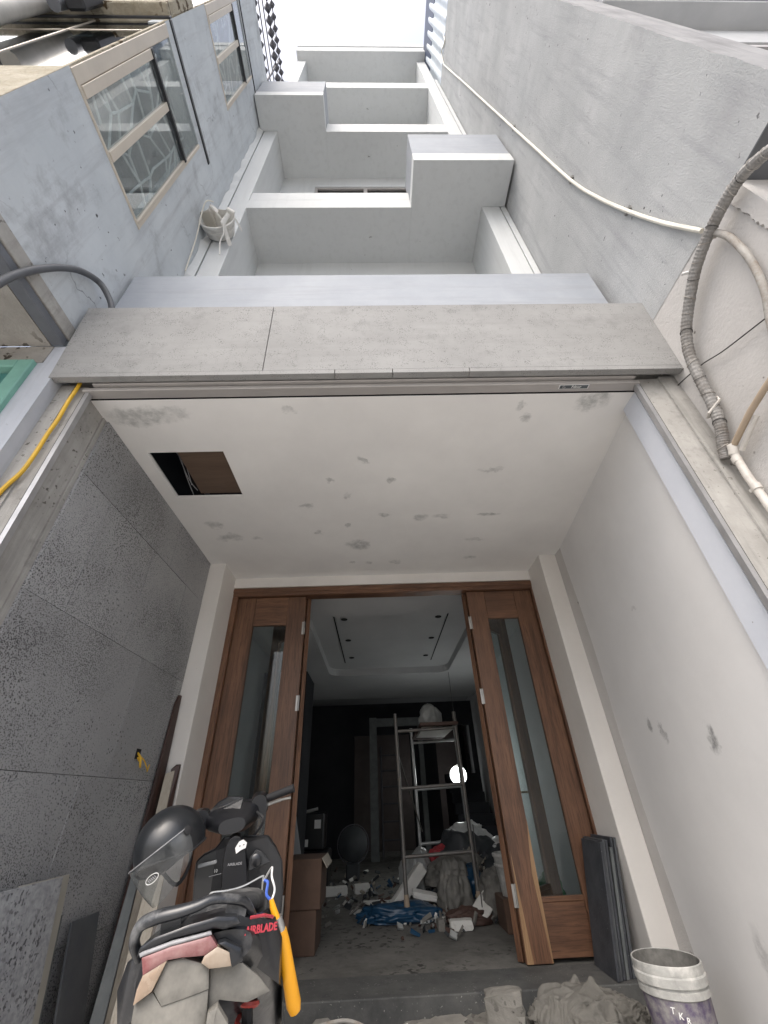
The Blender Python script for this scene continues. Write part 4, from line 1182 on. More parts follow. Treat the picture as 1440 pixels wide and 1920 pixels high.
# ------------------------------------------------------------------ dark stone strips by the right pilaster
rng = random.Random(5)
for k in range(6):
    d = 0.0245 * k
    h = 0.66 + rng.uniform(-0.03, 0.03)
    y0 = 3.66 + 0.012 * k + rng.uniform(0, 0.02)
    fx = 1.43 + d; tx = 1.55 + d
    zb = ZF + 0.006
    o = MB().prism([(fx, y0, zb), (fx + 0.018, y0, zb), (tx + 0.018, y0, zb + h), (tx, y0, zb + h)], (0, 0.33, 0)).build('stone_strip', ('slab_dark', 'tile_dark', 'tile_grey')[(0, 1, 0, 2, 0, 1)[k]], None, bev=0.002)
    tag(o, '%s dark stone strip counted from the door leaf, leaning by the right pilaster' % ('first', 'second', 'third', 'fourth', 'fifth', 'sixth')[k], 'stone slab', 'stone strips stacked by the door')

# ------------------------------------------------------------------ paint bucket
BX, BY = 1.44, 3.0
bu = thing('paint_bucket', 'dirty plaster splashed paint bucket with purple label beside the white wall', 'bucket', (BX, BY, 0), worldspace=False)
MB().lathe([(0.120, 0.0), (0.128, 0.004), (0.150, 0.285), (0.1505, 0.29)], 40, caps=(True, False)).build('label_wrap', 'bucket_purple', bu, smooth=True)
MB().lathe([(0.1507, 0.2905), (0.158, 0.295), (0.158, 0.318), (0.152, 0.322), (0.152, 0.328), (0.163, 0.332), (0.164, 0.362), (0.158, 0.368), (0.160, 0.376), (0.160, 0.402), (0.156, 0.405), (0.1525, 0.403)], 40, caps=(False, False)).build('collar', 'bucket_grey', bu, smooth=True)
MB().lathe([(0.1525, 0.403), (0.149, 0.30), (0.126, 0.02), (0.0, 0.018)], 40, caps=(False, False)).build('inner_wall', 'bucket_inside', bu, smooth=True)
for s, dx in (('T', -0.028), ('K', 0.0), ('R', 0.026)):
    a = R(-118) + dx / 0.147
    Mt = Matrix.Translation((0.1496 * math.cos(a), 0.1496 * math.sin(a), 0.245 - dx * 0.5)) @ Matrix.Rotation(a + R(90), 4, 'Z') @ Matrix.Rotation(R(85), 4, 'X')
    text_obj('handwriting', s, 0.03, 'paint_white', bu, Mt, 0.0008, 0.15, 0.0004)

# ------------------------------------------------------------------ rubble in front of the step
mbm = MB()
nx, ny = 70, 26
for j in range(ny + 1):
    for i in range(nx + 1):
        x = -0.75 + 2.45 * i / nx; y = 2.75 + 0.90 * j / ny
        e = min(1, i / 8, (nx - i) / 6, j / 8)
        h = e * (0.055 + 0.05 * noise.fractal(Vector((x * 3.1, y * 3.1, 3.3)), 0.8, 2.1, 5) + 0.018 * noise.noise(Vector((x * 17, y * 17, 1))))
        mbm.v.append((x, y, max(0.004, h)))
mbm.f = [(j * (nx + 1) + i, j * (nx + 1) + i + 1, (j + 1) * (nx + 1) + i + 1, (j + 1) * (nx + 1) + i) for j in range(ny) for i in range(nx)]
stuff(tag(mbm.build('rubble_heap', 'rubble'), 'grey mortar rubble heaped along the foot of the step', 'rubble'))
for (x, y, z, sx_, sy_, sz_, rz, lb, mt, nm) in (
        (0.30, 3.30, 0.115, .26, .12, .055, 0.05, 'long pale broken mortar slab lying on the rubble below the step', 'rubble', 'mortar_slab'),
        (0.07, 3.28, 0.10, .15, .12, .05, 0.3, 'small white plaster lump beside the long mortar slab', 'foam_white', 'plaster_lump'),
        (0.66, 3.38, 0.145, .20, .10, .16, -0.2, 'square broken cement block between mortar slab and grey cloth', 'rubble', 'cement_block'),
        (1.12, 3.12, 0.11, .22, .11, .07, -0.45, 'pale mortar slab tilted against the grey cloth', 'rubble', 'mortar_slab')):
    o = chunk(nm, (x, y, z), (sx_, sy_, sz_), int(x * 100) + 7, mt, rz, 0.1, -0.06)
    tag(o, lb, 'rubble')
# crumpled cloth
# the rag is dropped as real cloth: a loosely bunched sheet falls on a lump and settles into folds
nx, ny = 72, 54
V = []
for j in range(ny + 1):
    for i in range(nx + 1):
        u = i / nx * 2 - 1; v = j / ny * 2 - 1
        a = noise.noise(Vector((u * 1.4, v * 1.2, 3.1))); b = noise.noise(Vector((u * 1.3, v * 1.5, 8.7)))
        x = 1.13 + 0.40 * u + 0.06 * a
        y = 3.40 + 0.215 * v + 0.03 * b
        z = 0.36 + 0.045 * math.sin(u * 9 + 3.0 * a + 1.2 * v) + 0.04 * math.sin(v * 8 + 3.5 * b + 1.5 * u) + 0.05 * a
        V.append((x, y, z))
F = [(j * (nx + 1) + i, j * (nx + 1) + i + 1, (j + 1) * (nx + 1) + i + 1, (j + 1) * (nx + 1) + i) for j in range(ny) for i in range(nx)]
o = MB().add(V, F).build('cement_cloth', 'cloth_grey', smooth=True)
col_ = MB()
col_.lathe([(0.30, 0.0), (0.26, 0.06), (0.16, 0.11), (0.02, 0.13)], 20, Matrix.Translation((1.12, 3.42, 0.06)) @ Matrix.Diagonal((1.1, 0.6, 1, 1)), caps=(True, True))
col_.box((0.4, 2.5, -0.1), (2.0, 3.655, 0.062)).box((0.4, 3.662, -0.1), (2.0, 4.2, 0.165))
co_ = col_.build('settling_form', 'rubble')
co_.modifiers.new('col', 'COLLISION'); co_.collision.thickness_outer = 0.006; co_.collision.cloth_friction = 25
cm = o.modifiers.new('cloth', 'CLOTH')
cm.settings.quality = 5; cm.settings.mass = 0.4; cm.settings.bending_stiffness = 0.02
cm.settings.tension_stiffness = 12; cm.settings.compression_stiffness = 12; cm.settings.air_damping = 0.6
cm.collision_settings.use_self_collision = True; cm.collision_settings.self_distance_min = 0.006; cm.collision_settings.distance_min = 0.006
for fr_ in range(1, 52):
    SC.frame_set(fr_)
me_ = bpy.data.meshes.new_from_object(o.evaluated_get(bpy.context.evaluated_depsgraph_get()))
o.modifiers.clear(); o.data = me_; me_.name = 'cement_cloth'
bpy.data.objects.remove(co_)
SC.frame_set(1)
sd_ = o.modifiers.new('smooth', 'SUBSURF'); sd_.levels = 1; sd_.render_levels = 1
tag(o, 'crumpled grey dusty cloth heaped between the cement block and the bucket', 'cloth')
o = MB().tube(spline([(-0.56, 3.42, 0.10), (-0.40, 3.36, 0.13), (-0.22, 3.33, 0.16), (-0.10, 3.30, 0.14), (-0.02, 3.22, 0.11), (0.06, 3.12, 0.09)], 6), 0.009, 8).build('floor_cable', 'pipe_foam', smooth=True)
tag(o, 'grey cable lying over the rubble at the foot of the step', 'cable')

# ------------------------------------------------------------------ scooter
S = thing('parked_scooter', 'dusty black scooter parked on its side stand in the porch', 'scooter', (-0.24, 1.225, 0.0), rot=None, worldspace=False)
S.rotation_mode = 'QUATERNION'
S.rotation_quaternion = (Matrix.Rotation(R(13), 3, 'Z') @ Matrix.Rotation(R(-9), 3, 'Y')).to_quaternion()


def yb(x, k=3.2, c=-0.012):
    return k * (x - c) ** 2


def facet(name, pts, mat, y=0.0, th=0.03, parent=S, k=1.6, puff=0.0022):
    """panel of the tail: outline (x, z) wrapped round the tail's curve, softly domed with rounded edges"""
    bm = bmesh.new()
    vs = [bm.verts.new((x, 0, z)) for x, z in pts]
    bm.faces.new(vs)
    bmesh.ops.triangulate(bm, faces=bm.faces[:])
    bmesh.ops.subdivide_edges(bm, edges=bm.edges[:], cuts=5, use_grid_fill=True)
    bmesh.ops.triangulate(bm, faces=bm.faces[:])
    P2 = [Vector((x, z)) for x, z in pts]
    n = len(P2)
    for v in bm.verts:
        q = Vector((v.co.x, v.co.z)); d = 9
        for i in range(n):
            a, b = P2[i], P2[(i + 1) % n]
            t = max(0, min(1, (q - a).dot(b - a) / (b - a).length_squared))
            d = min(d, (q - a - (b - a) * t).length)
        v.co.y = y + yb(v.co.x, k) - puff * (1 - math.exp(-d / 0.0018))
    ex = bmesh.ops.extrude_face_region(bm, geom=[e for e in bm.edges if e.is_boundary])
    for g_ in ex['geom']:
        if isinstance(g_, bmesh.types.BMVert):
            g_.co.y += th; g_.co.x *= 0.96
    bmesh.ops.recalc_face_normals(bm, faces=bm.faces[:])
    me = bpy.data.meshes.new(name); bm.to_mesh(me); bm.free()
    me.materials.append(MATS[mat])
    me.polygons.foreach_set('use_smooth', [True] * len(me.polygons))
    me.set_sharp_from_angle(angle=R(30))
    o = bpy.data.objects.new(name, me); COL.objects.link(o); o.parent = parent
    return o


def ring(y, w, z0, z1, e=2.6, n=20, cx=0.0, flat=0.0):
    out = []
    for k in range(n):
        a = 2 * math.pi * k / n
        c, s_ = math.cos(a), math.sin(a)
        x = cx + w * math.copysign(abs(c) ** (2 / e), c)
        z = (z0 + z1) / 2 + (z1 - z0) / 2 * math.copysign(abs(s_) ** (2 / e), s_)
        out.append((x, y, z))
    return out


body = MB().loft([ring(0.035, 0.105, 0.845, 0.905), ring(0.09, 0.135, 0.795, 0.912), ring(0.18, 0.158, 0.74, 0.905), ring(0.32, 0.172, 0.66, 0.87), ring(0.52, 0.175, 0.52, 0.80), ring(0.70, 0.150, 0.36, 0.72), ring(0.80, 0.11, 0.30, 0.55)]).build('tail_body', 'scoot_black', S, smooth=True)
facet('tail_lens', [(-0.104, 0.905), (-0.051, 0.910), (0.024, 0.908), (0.037, 0.889), (0.013, 0.882), (-0.030, 0.890), (-0.055, 0.892), (-0.099, 0.880)], 'lens_red', -0.006)
facet('tail_top', [(-0.116, 0.905), (-0.112, 0.918), (-0.085, 0.928), (-0.02, 0.933), (0.035, 0.932), (0.072, 0.922), (0.080, 0.910), (0.050, 0.908), (0.028, 0.916), (-0.05, 0.919), (-0.108, 0.910)], 'scoot_black', 0.008, 0.10)
facet('lens_chrome', [(-0.110, 0.912), (-0.051, 0.917), (0.024, 0.914), (0.026, 0.909), (-0.051, 0.9105), (-0.108, 0.906)], 'lens_edge', -0.004, 0.01)
facet('turn_lens', [(0.0375, 0.8885), (0.060, 0.874), (0.064, 0.853), (0.023, 0.861), (0.008, 0.873), (0.0135, 0.8815)], 'lens_amber', -0.008)
facet('turn_lens', [(-0.099, 0.8795), (-0.056, 0.8915), (-0.080, 0.854), (-0.112, 0.842), (-0.108, 0.862)], 'lens_amber', -0.006)
facet('lens_trim', [(0.038, 0.893), (0.052, 0.892), (0.083, 0.873), (0.086, 0.853), (0.066, 0.850), (0.062, 0.874)], 'scoot_black', -0.006)
facet('plate_holder', [(-0.0585, 0.8885), (-0.027, 0.8865), (0.011, 0.8685), (0.0215, 0.8585), (0.022, 0.8305), (-0.062, 0.8285), (-0.0785, 0.852)], 'scoot_grey', 0.004)
facet('rear_fender', [(-0.112, 0.8405), (-0.0805, 0.8505), (-0.0625, 0.8275), (0.0215, 0.8295), (0.019, 0.786), (-0.005, 0.66), (-0.10, 0.66), (-0.118, 0.79)], 'scoot_grey', 0.006)
facet('fender_side', [(0.0225, 0.8575), (0.066, 0.849), (0.084, 0.8445), (0.118, 0.812), (0.138, 0.785), (0.093, 0.785), (0.040, 0.806), (0.020, 0.740), (-0.004, 0.68), (0.0195, 0.786)], 'scoot_grey', 0.022, 0.03)
facet('fender_spine', [(0.022, 0.80), (0.040, 0.805), (0.060, 0.775), (0.058, 0.74), (0.07, 0.66), (0.0, 0.66), (0.015, 0.74)], 'scoot_grey', -0.010, 0.03)
# side cover with the model lettering
mbx = MB()
cov = [[(0.030, 0.040, 0.914), (0.058, 0.045, 0.905), (0.084, 0.050, 0.868), (0.090, 0.060, 0.845)],
       [(0.075, 0.050, 0.918), (0.105, 0.055, 0.905), (0.126, 0.066, 0.866), (0.120, 0.090, 0.812)],
       [(0.120, 0.090, 0.906), (0.148, 0.100, 0.890), (0.165, 0.115, 0.848), (0.158, 0.13, 0.772)],
       [(0.140, 0.20, 0.893), (0.168, 0.22, 0.870), (0.180, 0.24, 0.825), (0.172, 0.25, 0.735)],
       [(0.155, 0.50, 0.81), (0.178, 0.52, 0.77), (0.186, 0.53, 0.70), (0.17, 0.54, 0.56)]]
V = [p for r_ in cov for p in r_]
F = [(i * 4 + k, i * 4 + k + 1, (i + 1) * 4 + k + 1, (i + 1) * 4 + k) for i in range(4) for k in range(3)]
mbx.add(V, F)
sc_ = mbx.build('side_cover', 'scoot_black', S, smooth=True)
MB().add([(-x, y, z) for x, y, z in V], F).build('side_cover', 'scoot_black', S, smooth=True)
# lettering follows the cover, reading from tail to front
a3 = Vector((0.084, 0.048, 0.887)); b3 = Vector((0.146, 0.090, 0.873))
ux = (b3 - a3).normalized(); uz = Vector((-0.30, 0.12, 1.0)); uz = (uz - ux * uz.dot(ux)).normalized(); un = ux.cross(uz)
mid = (a3 + b3) / 2 + un * 0.0135
Mt = Matrix(((ux.x, uz.x, un.x, mid.x), (ux.y, uz.y, un.y, mid.y), (ux.z, uz.z, un.z, mid.z), (0, 0, 0, 1)))
text_obj('lettering', 'AIRBLADE', 0.0185, 'paint_red', S, Mt, 0.0005, 0.2, 0.0006)
MB().tube([(0.100, 0.052, 0.9085), (0.130, 0.075, 0.902), (0.150, 0.098, 0.8905)], 0.003, 6, sx=0.4).build('red_stripe', 'paint_red', S)
# grab rail
rail = spline([(-0.121, 0.075, 0.895), (-0.130, 0.055, 0.925), (-0.118, 0.045, 0.950), (-0.083, 0.030, 0.957), (-0.045, 0.022, 0.957), (-0.009, 0.020, 0.958), (0.022, 0.025, 0.961), (0.055, 0.035, 0.953), (0.089, 0.060, 0.936), (0.104, 0.085, 0.905)], 6)
MB().tube(rail, [0.0125 + 0.002 * math.sin(i * 0.12) for i in range(len(rail))], 14, sx=0.75, up=(0, 1, 0)).build('grab_rail', 'rail_dusty', S, smooth=True)
MB().loft([ring(0.055, 0.020, 0.905, 0.955, cx=-0.062), ring(0.16, 0.03, 0.90, 0.935, cx=-0.062)]).build('rail_post', 'rail_dusty', S, smooth=True)
MB().loft([ring(0.055, 0.022, 0.905, 0.950, cx=0.070), ring(0.18, 0.03, 0.90, 0.93, cx=0.070)]).build('rail_post', 'rail_dusty', S, smooth=True)
# seat
MB().loft([ring(0.13, 0.075, 0.90, 0.928), ring(0.18, 0.115, 0.885, 0.938), ring(0.32, 0.135, 0.86, 0.935), ring(0.50, 0.140, 0.80, 0.885), ring(0.68, 0.145, 0.76, 0.83), ring(0.86, 0.120, 0.72, 0.79), ring(0.95, 0.07, 0.70, 0.76)]).build('seat', 'seat_vinyl', S, smooth=True)
# rear shock spring on the right
pts = []
for k in range(90):
    a = k * 0.62
    pts.append((0.088 + 0.022 * math.cos(a), 0.20 + 0.022 * math.sin(a) - k * 0.0004, 0.775 - k * 0.0036))
MB().tube(pts, 0.0058, 6).build('shock_spring', 'spring_red', S, smooth=True)
MB().tube([(0.088, 0.20, 0.79), (0.088, 0.165, 0.42)], 0.012, 8).build('shock_rod', 'black_rubber', S)
# wheels, hub and swing arm
for y, r_ in ((0.22, 0.255), (1.47, 0.255)):
    Mw = Matrix.Translation((0, y, r_ + 0.002)) @ Matrix.Rotation(R(90), 4, 'Y')
    prof = [(r_ - 0.065, -0.04), (r_ - 0.03, -0.048), (r_ - 0.006, -0.028), (r_, 0), (r_ - 0.006, 0.028), (r_ - 0.03, 0.048), (r_ - 0.065, 0.04), (r_ - 0.068, 0.0), (r_ - 0.065, -0.04)]
    wh = MB().lathe(prof, 32, Mw, caps=(False, False)).build('wheel', 'tyre', S, smooth=True)
    rimb = MB().lathe([(r_ - 0.067, -0.03), (r_ - 0.085, -0.02), (r_ - 0.085, 0.02), (r_ - 0.067, 0.03)], 32, Mw, caps=(False, False)).lathe([(0.05, -0.05), (0.05, 0.05)], 16, Mw)
    for k in range(5):
        rimb.box((-0.016, 0.04, -0.012), (0.016, r_ - 0.075, 0.012), Mw @ Matrix.Rotation(R(72 * k), 4, 'Z'))
    rimb.build('rim', 'channel_grey', wh)
MB().box((-0.14, 0.16, 0.20), (-0.06, 0.75, 0.34)).build('engine_case', 'channel_grey', S, bev=0.02)
MB().tube([(0.13, 0.55, 0.28), (0.14, 0.35, 0.27), (0.145, 0.05, 0.33)], 0.045, 12).build('exhaust', 'alu_dark', S, smooth=True)
MB().box((-0.17, 0.72, 0.26), (0.17, 1.16, 0.33)).build('floor_board', 'scoot_black', S, bev=0.02)
MB().loft([ring(0.70, 0.10, 0.30, 0.62), ring(0.95, 0.085, 0.30, 0.55), ring(1.14, 0.085, 0.30, 0.60)]).build('centre_tunnel', 'scoot_black', S, smooth=True)
MB().tube([(-0.15, 0.60, 0.25), (-0.26, 0.52, -0.025)], 0.010, 8).build('side_stand', 'alu_dark', S)
for sx_ in (-0.07, 0.07):
    MB().tube([(sx_, 1.47, 0.257), (sx_, 1.34, 0.62)], 0.018, 10).build('fork', 'alu_dark', S, smooth=True)
MB().loft([[(x * 0.09, 1.47 - 0.29 * math.cos(a) * 1.0, 0.257 + 0.29 * math.sin(a)) for x in (-1, -0.6, 0.6, 1)] for a in [R(20 + 16 * k) for k in range(9)]], caps=False).build('front_fender', 'scoot_deep', S)
# inner leg shield
shield = [(-0.150, 0.966), (-0.118, 0.984), (-0.071, 0.994), (-0.034, 1.028), (0.052, 1.012), (0.155, 0.993), (0.188, 0.945), (0.212, 0.888), (0.212, 0.793), (0.193, 0.700), (0.150, 0.45), (0.10, 0.32), (-0.10, 0.32), (-0.145, 0.45), (-0.158, 0.70), (-0.156, 0.912)]
V = [(x, 1.17 - 0.05 * (1 - min(1, abs(x - 0.02) / 0.17)), z) for x, z in shield] + [(x * 0.8, 1.33, z - 0.03) for x, z in shield]
n = len(shield)
F = [tuple(range(n)), tuple(range(n, 2 * n))[::-1]] + [(i, (i + 1) % n, (i + 1) % n + n, i + n) for i in range(n)]
ls = MB().add(V, F).build('leg_shield', 'scoot_deep', S, bev=0.010, seg=2)
MB().loft([ring(1.15, 0.055, 0.62, 1.03, cx=0.012), ring(1.10, 0.048, 0.66, 1.02, cx=0.012)]).build('steering_cover', 'scoot_deep', S, smooth=True)
MB().prism([(0.066, 1.118, 0.886), (0.070, 1.118, 0.930), (0.099, 1.118, 0.955), (0.122, 1.118, 0.942), (0.160, 1.118, 0.897)], (0, 0.02, 0)).build('key_panel', 'cluster_lens', ls, bev=0.004)
MB().lathe([(0.0, 0.0), (0.020, 0.0), (0.022, 0.006), (0.016, 0.010), (0.0, 0.010)], 18, Matrix.Translation((0.098, 1.116, 0.918)) @ Matrix.Rotation(R(90), 4, 'X')).build('key_ring', 'scoot_deep', ls, smooth=True)
MB().box((-0.135, 1.125, 0.940), (-0.060, 1.14, 0.953), Matrix.Rotation(R(0), 4, 'Y')).build('pocket_lip', 'scoot_silver', ls, bev=0.003)
MB().prism([(0.018, 1.094, 0.958), (0.014, 1.094, 0.978), (0.030, 1.094, 0.997), (0.047, 1.094, 1.001), (0.062, 1.094, 0.987), (0.057, 1.094, 0.970), (0.036, 1.094, 0.966)], (0, 0.003, 0)).build('white_sticker', 'paint_white', S)
for (x0, z0), (x1, z1) in (((0.030, 0.980), (0.036, 0.981)), ((0.046, 0.981), (0.052, 0.983))):
    MB().box((x0, 1.0925, z0), (x1, 1.0938, z0 + 0.003)).build('sticker_mark', 'black_rubber', S)
Mx = lambda x, y, z: Matrix.Translation((x, y, z)) @ Matrix.Rotation(R(90), 4, 'X') @ Matrix.Rotation(R(-7), 4, 'Z')
text_obj('lettering', '10', 0.016, 'paint_white', S, Mx(-0.066, 1.145, 0.915), 0.0004)
text_obj('lettering', 'AIRBLADE', 0.013, 'paint_dim', S, Mx(0.013, 1.095, 0.925), 0.0004)
MB().box((-0.092, 1.1425, 0.9015), (-0.042, 1.144, 0.9035)).build('sticker_line', 'paint_dim', S)
# handlebar cover, instrument lens, screen
MB().loft([ring(1.10, 0.055, 1.03, 1.085, cx=0.0), ring(1.16, 0.115, 1.04, 1.135, cx=0.0), ring(1.24, 0.130, 1.04, 1.150, cx=0.0), ring(1.32, 0.09, 1.02, 1.12, cx=0.0)]).build('handlebar_cover', 'scoot_deep', S, smooth=True)
MB().prism([(-0.110, 1.165, 1.094), (-0.061, 1.150, 1.122), (0.046, 1.160, 1.148), (0.034, 1.135, 1.112), (0.003, 1.115, 1.093), (-0.029, 1.115, 1.085), (-0.061, 1.125, 1.090)], (0, 0.02, 0.01)).build('instrument_lens', 'cluster_lens', S, bev=0.002)
MB().prism([(-0.138, 1.25, 1.085), (-0.110, 1.25, 1.130), (-0.070, 1.25, 1.160), (-0.023, 1.25, 1.175), (0.030, 1.25, 1.165), (0.060, 1.25, 1.130), (0.0, 1.23, 1.10)], (0, 0.03, 0)).build('screen', 'scoot_deep', S, bev=0.006)
MB().loft([ring(1.16, 0.034, 1.060, 1.150, cx=0.115), ring(1.22, 0.040, 1.065, 1.165, cx=0.118), ring(1.27, 0.030, 1.075, 1.155, cx=0.118)]).build('switch_housing', 'scoot_deep', S, smooth=True)
MB().loft([ring(1.16, 0.034, 1.060, 1.140, cx=-0.135), ring(1.22, 0.040, 1.065, 1.150, cx=-0.138), ring(1.27, 0.030, 1.075, 1.140, cx=-0.138)]).build('switch_housing', 'scoot_deep', S, smooth=True)
MB().tube([(0.140, 1.21, 1.128), (0.160, 1.20, 1.131), (0.268, 1.165, 1.146), (0.276, 1.163, 1.147)], [0.016, 0.0165, 0.0165, 0.019], 12).build('handle_grip', 'black_rubber', S, smooth=True)
MB().tube([(-0.150, 1.21, 1.110), (-0.175, 1.20, 1.112), (-0.285, 1.165, 1.12), (-0.295, 1.163, 1.12)], [0.016, 0.0165, 0.0165, 0.019], 12).build('handle_grip', 'black_rubber', S, smooth=True)
MB().tube(spline([(0.150, 1.235, 1.105), (0.175, 1.235, 1.108), (0.220, 1.225, 1.112), (0.255, 1.215, 1.112), (0.262, 1.213, 1.113)], 4), [0.007] * 8 + [0.005] * 5 + [0.007] * 4, 8, sx=0.6).build('brake_lever', 'steel_bright', S, smooth=True)
MB().tube(spline([(0.10, 1.16, 1.09), (0.13, 1.12, 1.06), (0.12, 1.13, 1.03), (0.085, 1.17, 1.0)], 5), 0.006, 6).build('brake_hose', 'black_rubber', S)
# wire carrier over the foot well
MB().tube(spline([(-0.030, 0.56, 0.895), (-0.028, 0.55, 0.914), (0.020, 0.55, 0.909), (0.068, 0.55, 0.909), (0.124, 0.55, 0.920), (0.128, 0.55, 0.915), (0.126, 0.55, 0.905), (0.120, 0.56, 0.860), (0.118, 0.58, 0.79)], 5), 0.0028, 6).build('wire_carrier', 'steel_bright', S)
MB().tube([(0.080, 0.53, 0.866), (0.118, 0.53, 0.872)], 0.0025, 6).build('wire_carrier', 'steel_bright', S)
# label on the right footboard side
MB().prism([(0.1865, 0.40, 0.790), (0.1880, 0.46, 0.785), (0.1870, 0.47, 0.735), (0.1845, 0.41, 0.735)], (0.0015, 0, 0)).build('red_label', 'paint_red', S)
for z in (0.775, 0.750):
    MB().prism([(0.1885, 0.405, z), (0.1898, 0.465, z - 0.005), (0.1898, 0.465, z - 0.011), (0.1885, 0.405, z - 0.006)], (0.001, 0, 0)).build('label_stripe', 'paint_white', S)

# yellow-handled tool hung on the scooter's right side
Mb = Matrix.Translation((-0.24, 1.225, 0.0)) @ (Matrix.Rotation(R(13), 4, 'Z') @ Matrix.Rotation(R(-9), 4, 'Y'))
tl = thing('hand_tool', 'yellow handled tool with a steel collar hanging by a string on the scooter', 'tool', tuple(Mb @ Vector((0.194, 0.19, 0.70))))
LT = lambda *p: tuple(Mb @ Vector(p))
MB().tube([LT(0.168, 0.165, 0.852), LT(0.172, 0.17, 0.83), LT(0.181, 0.18, 0.775), LT(0.190, 0.19, 0.718), LT(0.193, 0.192, 0.704), LT(0.194, 0.193, 0.700)], [0.0125, 0.0150, 0.0155, 0.0170, 0.0125, 0.004], 14).build('grip', 'tool_yellow', tl, smooth=True)
MB().tube([LT(0.160, 0.158, 0.878), LT(0.168, 0.165, 0.851)], 0.011, 12).build('collar', 'steel_bright', tl, smooth=True)
MB().tube([LT(0.147, 0.155, 0.915), LT(0.150, 0.155, 0.900), LT(0.159, 0.157, 0.874)], [0.005, 0.0075, 0.0085], 10).build('neck', 'tool_yellow', tl, smooth=True)
MB().tube(spline([LT(0.147, 0.155, 0.912), LT(0.136, 0.16, 0.925), LT(0.140, 0.17, 0.945), LT(0.132, 0.18, 0.950)], 5), 0.0035, 6).build('blue_string', 'string_blue', tl)
MB().tube(spline([LT(0.148, 0.155, 0.912), LT(0.156, 0.16, 0.93), LT(0.150, 0.17, 0.955), LT(0.152, 0.25, 0.965), LT(0.13, 0.35, 0.93)], 5), 0.0025, 6).build('white_string', 'paint_white', tl)

# ------------------------------------------------------------------ helmet on the left handlebar
HC = Vector((-0.845, 2.12, 1.000))
U = Vector((-0.56, -0.18, 0.80)).normalized()
Fd = Vector((-0.46, -0.80, -0.40)); Fd = (Fd - U * Fd.dot(U)).normalized()
Sd = Fd.cross(U).normalized()
Mh = Matrix(((Sd.x, Fd.x, U.x, HC.x), (Sd.y, Fd.y, U.y, HC.y), (Sd.z, Fd.z, U.z, HC.z), (0, 0, 0, 1)))
he = thing('motorbike_helmet', 'black open face helmet with scratched clear visor hanging on the scooter', 'helmet', tuple(HC - Vector((0, 0, 0.13))))
V = []; F = []
na, nb = 32, 14
for j in range(nb + 1):
    for i in range(na):
        a = 2 * math.pi * i / na
        front = max(0.0, math.sin(a))                # +y is the face
        low = R(-32) + R(30) * front ** 1.5
        b = R(90) + (low - R(90)) * j / nb
        r_ = 0.128
        V.append((r_ * 0.93 * math.cos(b) * math.cos(a), r_ * 1.06 * math.cos(b) * math.sin(a), r_ * math.sin(b)))
for j in range(nb):
    for i in range(na):
        F.append((j * na + i, j * na + (i + 1) % na, (j + 1) * na + (i + 1) % na, (j + 1) * na + i))
MB().add(V, F, Mh).build('shell', 'helmet_black', he, smooth=True)
MB().add([(x * 0.9, y * 0.9, z * 0.9 - 0.002) for x, y, z in V], F, Mh).build('liner', 'black_rubber', he, smooth=True)
trim = []
for i in range(na + 1):
    a = 2 * math.pi * i / na; front = max(0.0, math.sin(a)); b = R(-32) + R(30) * front ** 1.5
    trim.append(Mh @ Vector((0.129 * 0.93 * math.cos(b) * math.cos(a), 0.129 * 1.06 * math.cos(b) * math.sin(a), 0.128 * math.sin(b))))
MB().tube(trim, 0.0045, 6).build('edge_trim', 'black_rubber', he, smooth=True)
V = []; F = []
nv, nu = 8, 26
for j in range(nv + 1):
    t = j / nv
    for i in range(nu + 1):
        a = R(-88) + R(176) * i / nu
        r_ = 0.141 - 0.022 * t ** 2
        drop = 0.012 + 0.150 * t * (0.45 + 0.55 * math.cos(a) ** 0.7 if math.cos(a) > 0 else 0.45)
        V.append((r_ * 0.95 * math.sin(a), r_ * 1.07 * math.cos(a), 0.022 - drop))
for j in range(nv):
    for i in range(nu):
        F.append((j * (nu + 1) + i, j * (nu + 1) + i + 1, (j + 1) * (nu + 1) + i + 1, (j + 1) * (nu + 1) + i))
MB().add(V, F, Mh).build('visor', 'visor_plastic', he, smooth=True)
edge = [Mh @ Vector((0.142 * 0.95 * math.sin(R(-88 + 176 * i / nu)), 0.142 * 1.07 * math.cos(R(-88 + 176 * i / nu)), 0.011)) for i in range(nu + 1)]
MB().tube(edge, 0.0022, 6).build('visor_edge', 'lens_edge', he)
for sx_ in (-1, 1):
    MB().lathe([(0.016, 0), (0.016, 0.008), (0.006, 0.010)], 16, Mh @ Matrix.Translation((sx_ * 0.130, 0.01, 0.0)) @ Matrix.Rotation(R(90 * sx_), 4, 'Y')).build('pivot', 'black_rubber', he)
ang = R(-22)
ell = []
for k in range(21):
    t = 2 * math.pi * k / 20
    a = ang + 0.19 * math.cos(t)
    ell.append(Mh @ Vector((0.139 * 0.95 * math.sin(a), 0.139 * 1.07 * math.cos(a) + 0.001, -0.055 + 0.012 * math.sin(t))))
MB().tube(ell, 0.0013, 5).build('oval_sticker', 'paint_white', he)
for k in range(5):
    a = ang - 0.12 + 0.05 * k
    p0 = Mh @ Vector((0.139 * 0.95 * math.sin(a), 0.139 * 1.07 * math.cos(a) + 0.001, -0.060)); p1 = Mh @ Vector((0.139 * 0.95 * math.sin(a + 0.03), 0.139 * 1.07 * math.cos(a + 0.03) + 0.001, -0.050))
    MB().tube([p0, p1], 0.0010, 4).build('sticker_mark', 'paint_dim', he)
MB().tube(spline([Mh @ Vector(p) for p in ((0.11, 0.0, -0.06), (0.12, -0.04, -0.14), (0.08, -0.10, -0.10), (0.06, -0.14, 0.02))], 5) , 0.007, 6, sx=0.3).build('chin_strap', 'black_rubber', he)

